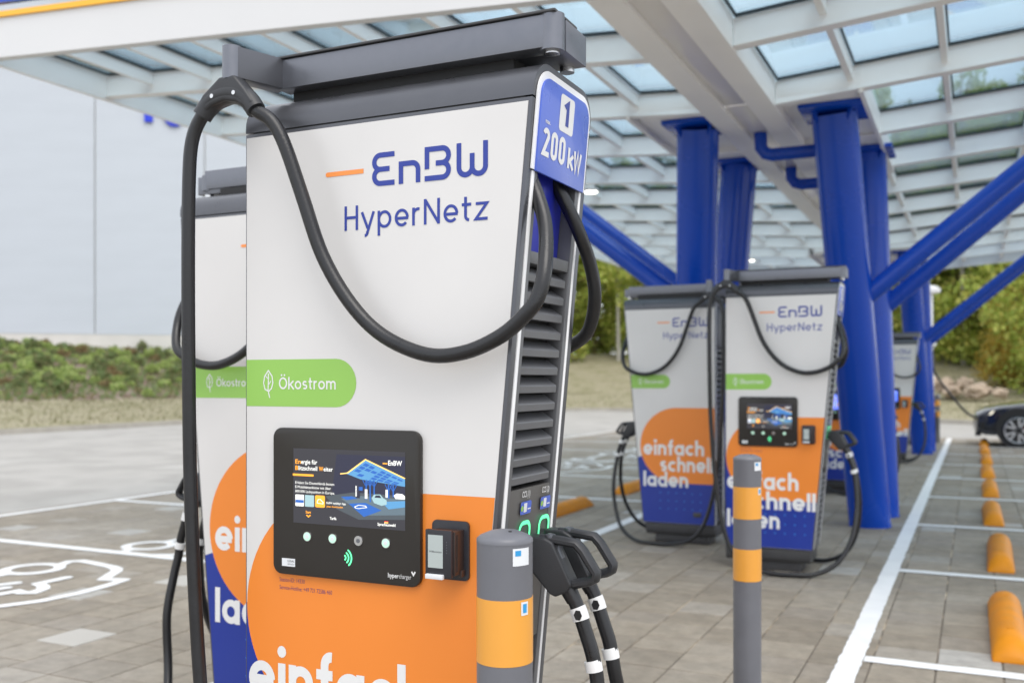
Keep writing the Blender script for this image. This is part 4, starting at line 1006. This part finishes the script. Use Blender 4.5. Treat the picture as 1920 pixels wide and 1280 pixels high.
# ------------------------------------------------------------------ car
def make_car():
    r = empty('parked_car')      # local x: front at 0 to tail at 4.9, y: near side 0 to 1.92
    W = 1.92
    st_ = [  # x, sill z, shoulder z, top z, half width at shoulder, half width at top
        (0.00, .36, .60, .70, .66, .58), (.06, .30, .66, .76, .80, .66), (.22, .25, .74, .84, .90, .74), (.50, .24, .82, .90, .945, .80),
        (.95, .24, .88, .965, .955, .82), (1.35, .24, .92, 1.02, .955, .80), (1.60, .24, .94, 1.10, .955, .76), (2.05, .24, .96, 1.42, .955, .66),
        (2.5, .24, .97, 1.58, .955, .62), (3.2, .24, .98, 1.61, .955, .61), (3.9, .24, .99, 1.55, .95, .60), (4.45, .26, 1.0, 1.36, .93, .60), (4.75, .32, .98, 1.05, .88, .70), (4.90, .42, .86, .92, .76, .66)]
    rings = []
    for x, zs, zh, zt, wh, wt in st_:
        half = [(0, zs), (wh*.92, zs), (wh*.985, zs+.12), (wh, (zs+zh)/2+.05), (wh*.985, zh), (wh*.95, zh+.03), (wt, zt-.03), (wt*.8, zt), (0, zt+.012)]
        ring = [Vector((x, W/2-a, z)) for a, z in half]+[Vector((x, W/2+a, z)) for a, z in half[-2:0:-1]]
        rings.append(ring)
    n = len(rings[0]); vs = [p for q in rings for p in q]; fs = [(i*n+k, i*n+(k+1) % n, (i+1)*n+(k+1) % n, (i+1)*n+k) for i in range(len(rings)-1) for k in range(n)]
    fs += [tuple(range(n)), tuple((len(rings)-1)*n+k for k in range(n))[::-1]]
    MB().add(vs, fs).build('car_body', 'car_paint', r, smooth=True, angle=28)
    yn = W/2-.962
    for cx in (.86, 3.86):
        for sy in (0, 1):
            y0 = yn-.012 if not sy else W-yn-.21
            mb = MB(); mb.tube([(cx, y0+.002 if not sy else y0+.22, .405), (cx, y0+.006 if not sy else y0+.216, .405)], .435, 40); mb.build('wheel_arch', 'car_black', r)
            wl = MB().tube([(cx, y0-.004, .362), (cx, y0+.02, .362), (cx, y0+.19, .362), (cx, y0+.226, .362)], [.33, .362, .362, .33], 40).build('wheel', 'tyre', r, smooth=True, angle=40)
            if not sy:
                MB().tube([(cx, y0-.006, .362), (cx, y0+.01, .362)], .262, 36).build('rim_disc', 'alloy_dark', wl)
                mb = MB()
                for a in range(0, 360, 72):
                    for da in (-15, 15):
                        p, q = Vector((math.cos(R(a)), 0, math.sin(R(a))))*.055, Vector((math.cos(R(a+da)), 0, math.sin(R(a+da))))*.262
                        t = (q-p).normalized(); nn = Vector((-t.z, 0, t.x))*.019; c0 = Vector((cx, y0-.012, .362))
                        mb.prism([c0+p-nn, c0+q-nn, c0+q+nn, c0+p+nn], (0, -.012, 0))
                mb.build('rim_spoke', 'alloy', wl)
                mb = MB(); mb.tube([Vector((cx+.268*math.cos(R(a)), y0-.014, .362+.268*math.sin(R(a)))) for a in range(0, 360, 10)], .013, 8, closed=True); mb.build('rim_edge', 'alloy', wl, smooth=True)
                mb = MB(); mb.tube([(cx, y0-.03, .362), (cx, y0-.012, .362)], .06, 20); mb.build('hub_cap', 'alloy_dark', wl, smooth=True)
                MB().box((cx+.10, y0-.0095, .32), (cx+.15, y0-.0065, .42)).build('brake_caliper', 'caliper', wl)
    # headlamps, bumper, side skirt, windows, mirror
    for sgn in (1, -1):
        Y = lambda a: W/2-sgn*a
        mb = MB(); mb.hexa([Vector((.045, Y(.74), .655)), Vector((.33, Y(.938), .70)), Vector((.35, Y(.90), .70)), Vector((.07, Y(.70), .655)), Vector((.075, Y(.72), .715)), Vector((.40, Y(.93), .785)), Vector((.42, Y(.88), .785)), Vector((.10, Y(.68), .715))]); mb.build('headlamp', 'headlamp', r, bevel=.008)
        mb = MB(); mb.hexa([Vector((.03, Y(.70), .36)), Vector((.20, Y(.915), .36)), Vector((.24, Y(.86), .36)), Vector((.05, Y(.62), .36)), Vector((.03, Y(.72), .52)), Vector((.19, Y(.915), .54)), Vector((.24, Y(.86), .54)), Vector((.06, Y(.62), .52))]); mb.build('air_intake', 'car_black', r, bevel=.01)
        mb = MB(); mb.hexa([Vector((1.35, Y(.945), .24)), Vector((3.4, Y(.945), .24)), Vector((3.4, Y(.90), .24)), Vector((1.35, Y(.90), .24)), Vector((1.35, Y(.968), .34)), Vector((3.4, Y(.968), .34)), Vector((3.4, Y(.90), .34)), Vector((1.35, Y(.90), .34))]); mb.build('side_skirt', 'car_black', r, bevel=.01)
        for (x0, x1, xt0, xt1) in ((1.72, 2.72, 2.12, 2.74), (2.80, 3.72, 2.80, 3.60)):
            w0 = lambda x, a: Vector((x, Y(a), 0))
            mb = MB(); mb.prism([Vector((x0, Y(.945), 1.02)), Vector((x1, Y(.945), 1.025)), Vector((xt1, Y(.665), 1.52)), Vector((xt0, Y(.675), 1.40))], (0, -sgn*.012, .004)); mb.build('side_window', 'car_glass', r)
        mb = MB(); mb.hexa([Vector((1.78, Y(.96), 1.0)), Vector((1.95, Y(.96), 1.0)), Vector((1.95, Y(1.12), 1.02)), Vector((1.80, Y(1.12), 1.02)), Vector((1.80, Y(.97), 1.10)), Vector((1.96, Y(.97), 1.12)), Vector((1.96, Y(1.11), 1.14)), Vector((1.83, Y(1.11), 1.13))]); mb.build('mirror', 'car_paint', r, bevel=.02)
    mb = MB(); mb.prism([Vector((1.50, W/2-.74, 1.075)), Vector((1.50, W/2+.74, 1.075)), Vector((2.08, W/2+.63, 1.44)), Vector((2.08, W/2-.63, 1.44))], (-.012, 0, .014)); mb.build('windscreen', 'car_glass', r)
    mb = MB(); mb.box((-.012, W/2-.5, .40), (.02, W/2+.5, .62)); mb.build('grille', 'car_black', r, bevel=.01)
    mb = MB(); mb.box((.02, W/2-.78, .22), (.14, W/2+.78, .30)); mb.build('front_splitter', 'car_black', r, bevel=.015)
    return r
car = make_car(); car.location = (-.02, 23.55, 0)
tag(car, 'dark blue-black SUV with headlamp on and silver star-spoke wheel, plugged in to charge', 'car')
pts = [(-.86, 23.75, 2.10), (-.84, 23.72, 1.75), (-.78, 23.70, 1.55), (-.62, 23.68, 1.30), (-.40, 23.68, 1.00), (-.18, 23.70, .74), (-.02, 23.74, .64), (.14, 23.77, .64)]
o = tube_obj('charging_cable', pts, .026, 'rubber', None); off = Vector((.14, 23.77, .64)); o.data.transform(Matrix.Translation(-off)); o.location = off
tag(o, 'thick black charging cable hanging from the far station to the dark car', 'cable')

# ------------------------------------------------------------------ lamp post
lp = empty('lamp_post', (-1.27, 32.6, 0)); tag(lp, 'slim white lamp post with flat round head beyond the far blue column', 'lamp post')
MB().lathe([(.13, 0), (.13, 1.6), (.10, 1.65), (.10, 4.1)], 20).build('post', 'post_white', lp, smooth=True)
MB().lathe([(.11, 2.45), (.19, 2.52), (.19, 2.78), (.11, 2.86)], 20).build('collar', 'post_white', lp, smooth=True)
MB().lathe([(.10, 4.08), (.31, 4.14), (.32, 4.26), (.20, 4.33), (.03, 4.36)], 24).build('lamp_head', 'post_white', lp, smooth=True)

# ------------------------------------------------------------------ planting
def clump(seed, n, rad, hgt, leaf, up=.3, base=.1):
    g = random.Random(seed); vs = []; fs = []
    for _ in range(n):
        a = g.uniform(0, 2*math.pi); e = math.asin(g.uniform(-.1, 1)); rr_ = g.uniform(.55, 1)**.5
        p = Vector((math.cos(a)*math.cos(e)*rad*rr_, math.sin(a)*math.cos(e)*rad*rr_, base+math.sin(e)*hgt*rr_))
        d = Vector((g.uniform(-1, 1), g.uniform(-1, 1), g.uniform(-.3, 1)+up)).normalized(); q = d.cross(Vector((g.uniform(-1, 1), g.uniform(-1, 1), g.uniform(-1, 1)))).normalized()
        l = leaf*g.uniform(.6, 1.3); w_ = l*.42; k = len(vs)
        vs += [p, p+d*l*.5+q*w_, p+d*l, p+d*l*.5-q*w_]; fs.append((k, k+1, k+2, k+3))
    return vs, fs
def stems(seed, n, hgt, rad):
    g = random.Random(seed); mb = MB()
    for _ in range(n):
        a = g.uniform(0, 6.28); t = Vector((math.cos(a)*rad*g.random(), math.sin(a)*rad*g.random(), hgt*g.uniform(.6, 1)))
        mb.tube([(0, 0, -.05), t*.5+Vector((0, 0, .05)), t], [.018, .012, .006], 5)
    return mb
shrubs = []
specs = [('leaf_spurge', 160, .34, .34, .16), ('leaf_spurge', 130, .28, .30, .15), ('leaf_weed', 170, .42, .48, .19), ('leaf_weed', 140, .34, .62, .17), ('leaf_rust', 120, .34, .36, .16)]
for k, (m, n, rd, hg, lf) in enumerate(specs):
    r = empty('shrub'); v, f_ = clump(40+k, n, rd, hg, lf); mesh('foliage', v, f_, m, r); stems(60+k, 6, hg*.9, rd*.6).build('stem', 'bark', r); shrubs.append(r)
g = random.Random(12)
used = [False]*5
slab = {0: 'pale green rounded spurge on the brown planted bank below the hall', 1: 'pale green rounded spurge on the brown planted bank below the hall', 2: 'dark green leafy weed on the planted bank below the hall', 3: 'dark green leafy weed on the planted bank below the hall', 4: 'yellowing low shrub on the planted bank below the hall'}
sgrp = {0: 'spurges on the bank', 1: 'spurges on the bank', 2: 'weeds on the bank', 3: 'weeds on the bank', 4: 'yellow shrubs on the bank'}
def bank_point(fi, off):
    i = min(int(fi), NS-2); t = fi-i
    p = sp[i].lerp(sp[i+1], t); n = nrm[i].lerp(nrm[i+1], t).normalized(); q = p+n*off
    q.z = bank_z(off, fi); return q
cnt = 0; tries = 0
while cnt < 170 and tries < 6000:
    tries += 1
    fi = g.uniform(4, NS*.40); off = 7.2+11.6*g.random()
    q = bank_point(fi, off); pr_ = proj(q)
    if not pr_ or not (-15 < pr_[0] < 350): continue
    k = g.choices(range(5), (5, 4, 2, 1.2, 1.5))[0]
    if off < 9 and g.random() < .6: continue
    o = shrubs[k] if not used[k] else copy_tree(shrubs[k]); used[k] = True
    o.location = q+Vector((0, 0, -.05)); o.rotation_euler = (0, 0, g.uniform(0, 6.28)); sc_ = g.uniform(.5, 1.05); o.scale = (sc_, sc_, sc_*g.uniform(.8, 1.15))
    tag(o, slab[k], 'shrub', sgrp[k]); cnt += 1
# low litter and ground cover on the bank
vs = []; fs = []
for _ in range(22000):
    fi = g.uniform(2, NS*.44); off = g.uniform(6.9, 19); q = bank_point(fi, off)
    d = Vector((g.uniform(-1, 1), g.uniform(-1, 1), g.uniform(.1, 1.1))).normalized(); p2 = d.cross(Vector((g.uniform(-1, 1), g.uniform(-1, 1), .3))).normalized()
    l = g.uniform(.1, .34); k = len(vs); vs += [q, q+d*l*.5+p2*l*.25, q+d*l, q+d*l*.5-p2*l*.25]; fs.append((k, k+1, k+2, k+3))
tag(mesh('ground_cover', vs, fs, 'leaf_weed'), kind='stuff')
vs = []; fs = []
for _ in range(16000):
    fi = g.uniform(2, NS-2); off = g.uniform(.25, 7.2 if fi < NS*.44 else 18); q = bank_point(fi, off)
    a = g.uniform(0, 6.28); l = g.uniform(.05, .14); d = Vector((math.cos(a)*.5, math.sin(a)*.5, 1)).normalized(); p2 = Vector((-math.sin(a), math.cos(a), 0))*.02
    k = len(vs); vs += [q-p2, q+p2, q+d*l]; fs.append((k, k+1, k+2))
leaf_mat('grass_blade', [(.12, .13, .04), (.19, .18, .08), (.24, .21, .11)])
tag(mesh('grass', vs, fs, 'grass_blade'), kind='stuff')
# rocks
def rock(seed, s):
    g2 = random.Random(seed); bm = bmesh.new(); bmesh.ops.create_icosphere(bm, subdivisions=3, radius=1)
    for v in bm.verts: v.co = Vector((v.co.x*s[0], v.co.y*s[1], v.co.z*s[2]))*(.86+.28*abs(math.sin(v.co.x*3.1+seed)*math.cos(v.co.y*2.7+seed*2)+.5*math.sin(v.co.z*5+seed*3)))*g2.uniform(.93, 1.06)
    me = bpy.data.meshes.new('rock'); bm.to_mesh(me); bm.free(); o = bpy.data.objects.new('rock', me); C.objects.link(o); me.materials.append(M['rock']); return o
for k, (x, y, z, s) in enumerate([(-1.9, 45.2, 1.35, (.55, .45, .34)), (-.9, 44.8, 1.0, (.42, .35, .26)), (.1, 44.0, 1.0, (.55, .45, .32)), (-1.2, 45.4, 1.25, (.5, .4, .3)), (.9, 43.6, .95, (.32, .3, .2)), (-2.6, 45.8, 1.05, (.36, .3, .22)), (-.4, 45.2, 1.3, (.45, .35, .28)), (-.2, 43.9, .9, (.25, .22, .16))]):
    o = rock(k, s); o.location = (x, y, z); o.rotation_euler = (0, 0, k*1.3); tag(o, 'reddish boulder in the rock pile at the foot of the wood', 'rock', 'boulders in the rock pile')
# trees
def make_tree(seed, h, crown_r, leafm, barkm, n, leaf, low=.15, slim=1.0):
    g2 = random.Random(seed); r = empty('tree'); mb = MB(); w_tr = .55 if barkm == 'bark_birch' else 1
    top = Vector((g2.uniform(-.4, .4), g2.uniform(-.4, .4), h*.92))
    mb.tube([Vector((0, 0, -.6)), Vector((top.x*.2, top.y*.2, h*.3)), Vector((top.x*.6, top.y*.6, h*.65)), top], [k_*w0 for k_, w0 in zip((h*.014+.05, h*.011+.03, h*.008+.02, .02), (w_tr,)*4)], 8)
    cs = []
    for k in range(int(26*slim)+10):
        z = h*(low+(1-low)*(k+.5)/(int(26*slim)+10)); f_ = (z/h-low)/(1-low)
        rr_ = crown_r*(math.sin(math.pi*min(1, f_*.80+.16))**.8)*g2.uniform(.5, 1.05); a = g2.uniform(0, 6.28)
        c = Vector((math.cos(a)*rr_, math.sin(a)*rr_, z)); cs.append((c, crown_r*g2.uniform(.18, .42)))
        mb.tube([Vector((top.x*z/h*.6, top.y*z/h*.6, z*.86)), c*.6+Vector((0, 0, z*.36)), c], [.05, .03, .012], 5)
    mb.build('trunk', barkm, r, smooth=True)
    vs = []; fs = []
    for _ in range(n):
        c, cr_ = g2.choice(cs); d0 = Vector((g2.gauss(0, 1), g2.gauss(0, 1), g2.gauss(0, .8))).normalized()*cr_*g2.random()**.4; p = c+d0
        d = Vector((g2.uniform(-1, 1), g2.uniform(-1, 1), g2.uniform(-1, .6))).normalized(); q = d.cross(Vector((g2.uniform(-1, 1), g2.uniform(-1, 1), g2.uniform(-1, 1)))).normalized(); l = leaf*g2.uniform(.6, 1.3)
        k = len(vs); vs += [p, p+d*l*.5+q*l*.36, p+d*l, p+d*l*.5-q*l*.36]; fs.append((k, k+1, k+2, k+3))
    mesh('crown', vs, fs, leafm, r); return r
tk = {'green': make_tree(1, 11, 2.6, 'leaf_green', 'bark', 6500, .24, .05), 'bright': make_tree(2, 9, 2.8, 'leaf_bright', 'bark', 6500, .24, .02), 'yellow': make_tree(3, 8, 2.2, 'leaf_yellow', 'bark', 5200, .21, .05),
      'birch': make_tree(4, 13, 1.9, 'leaf_bright', 'bark_birch', 3400, .19, .30), 'dark': make_tree(5, 12, 2.6, 'leaf_dark', 'bark', 6500, .24, .03), 'bush': make_tree(6, 3.2, 1.5, 'leaf_yellow', 'bark', 2600, .18, .0)}
tlab = {'green': 'mid green leafy tree in the wood beyond the verge', 'bright': 'light green full-crowned tree in the wood beyond the verge', 'yellow': 'yellow autumn tree in the wood beyond the verge', 'birch': 'slender birch with pale trunk in the wood beyond the verge', 'dark': 'dark green tree deep in the wood beyond the verge', 'bush': 'low golden bush at the edge of the wood'}
tused = set(); g = random.Random(21)
def put(kind, fi, off, s):
    q = bank_point(fi, off); pp = proj(q)
    if not pp or pp[0] < 950 or pp[0] > 2060 or 1300 < pp[0] < 1560: return
    o = tk[kind] if kind not in tused else copy_tree(tk[kind]); tused.add(kind)
    o.location = q+Vector((0, 0, -.1)); o.rotation_euler = (0, 0, g.uniform(0, 6.28)); o.scale = (s, s, s*g.uniform(.9, 1.1)); tag(o, tlab[kind], 'tree', tlab[kind].replace(' in the', 's in the', 1) if 0 else 'wood: %s ones' % kind)
fi = NS*.44
while fi < NS-4:
    f_ = fi/NS
    right = f_ > .66
    sh = 0 if right else 6
    for off, ks, wts in ((11.2, ('birch', 'bush'), (3, 2) if right else (1, 0)), (12.5, ('bush', 'yellow', 'bright'), (3, 2.5, 1) if right else (0, 0, 4)), (16, ('birch', 'yellow', 'green', 'bright'), (3, 3, 2, 1) if right else (.2, 0, 3, 5)), (20, ('green', 'dark', 'birch', 'yellow'), (3, 2, 2, 1.5 if right else 0)), (25, ('dark', 'green', 'bright'), (3, 2, 1))):
        if g.random() < (.45 if off < 12 else .7 if off < 13 else .9): put(g.choices(ks, wts)[0], fi+g.uniform(-.5, .5), off+sh+g.uniform(-1.5, 1.5), (g.uniform(.65, 1.15) if right else g.uniform(.95, 1.35)))
    fi += .62 if not right else .85
for kname, o in tk.items():
    if kname not in tused: put(kname, NS*.7, 18, 1)
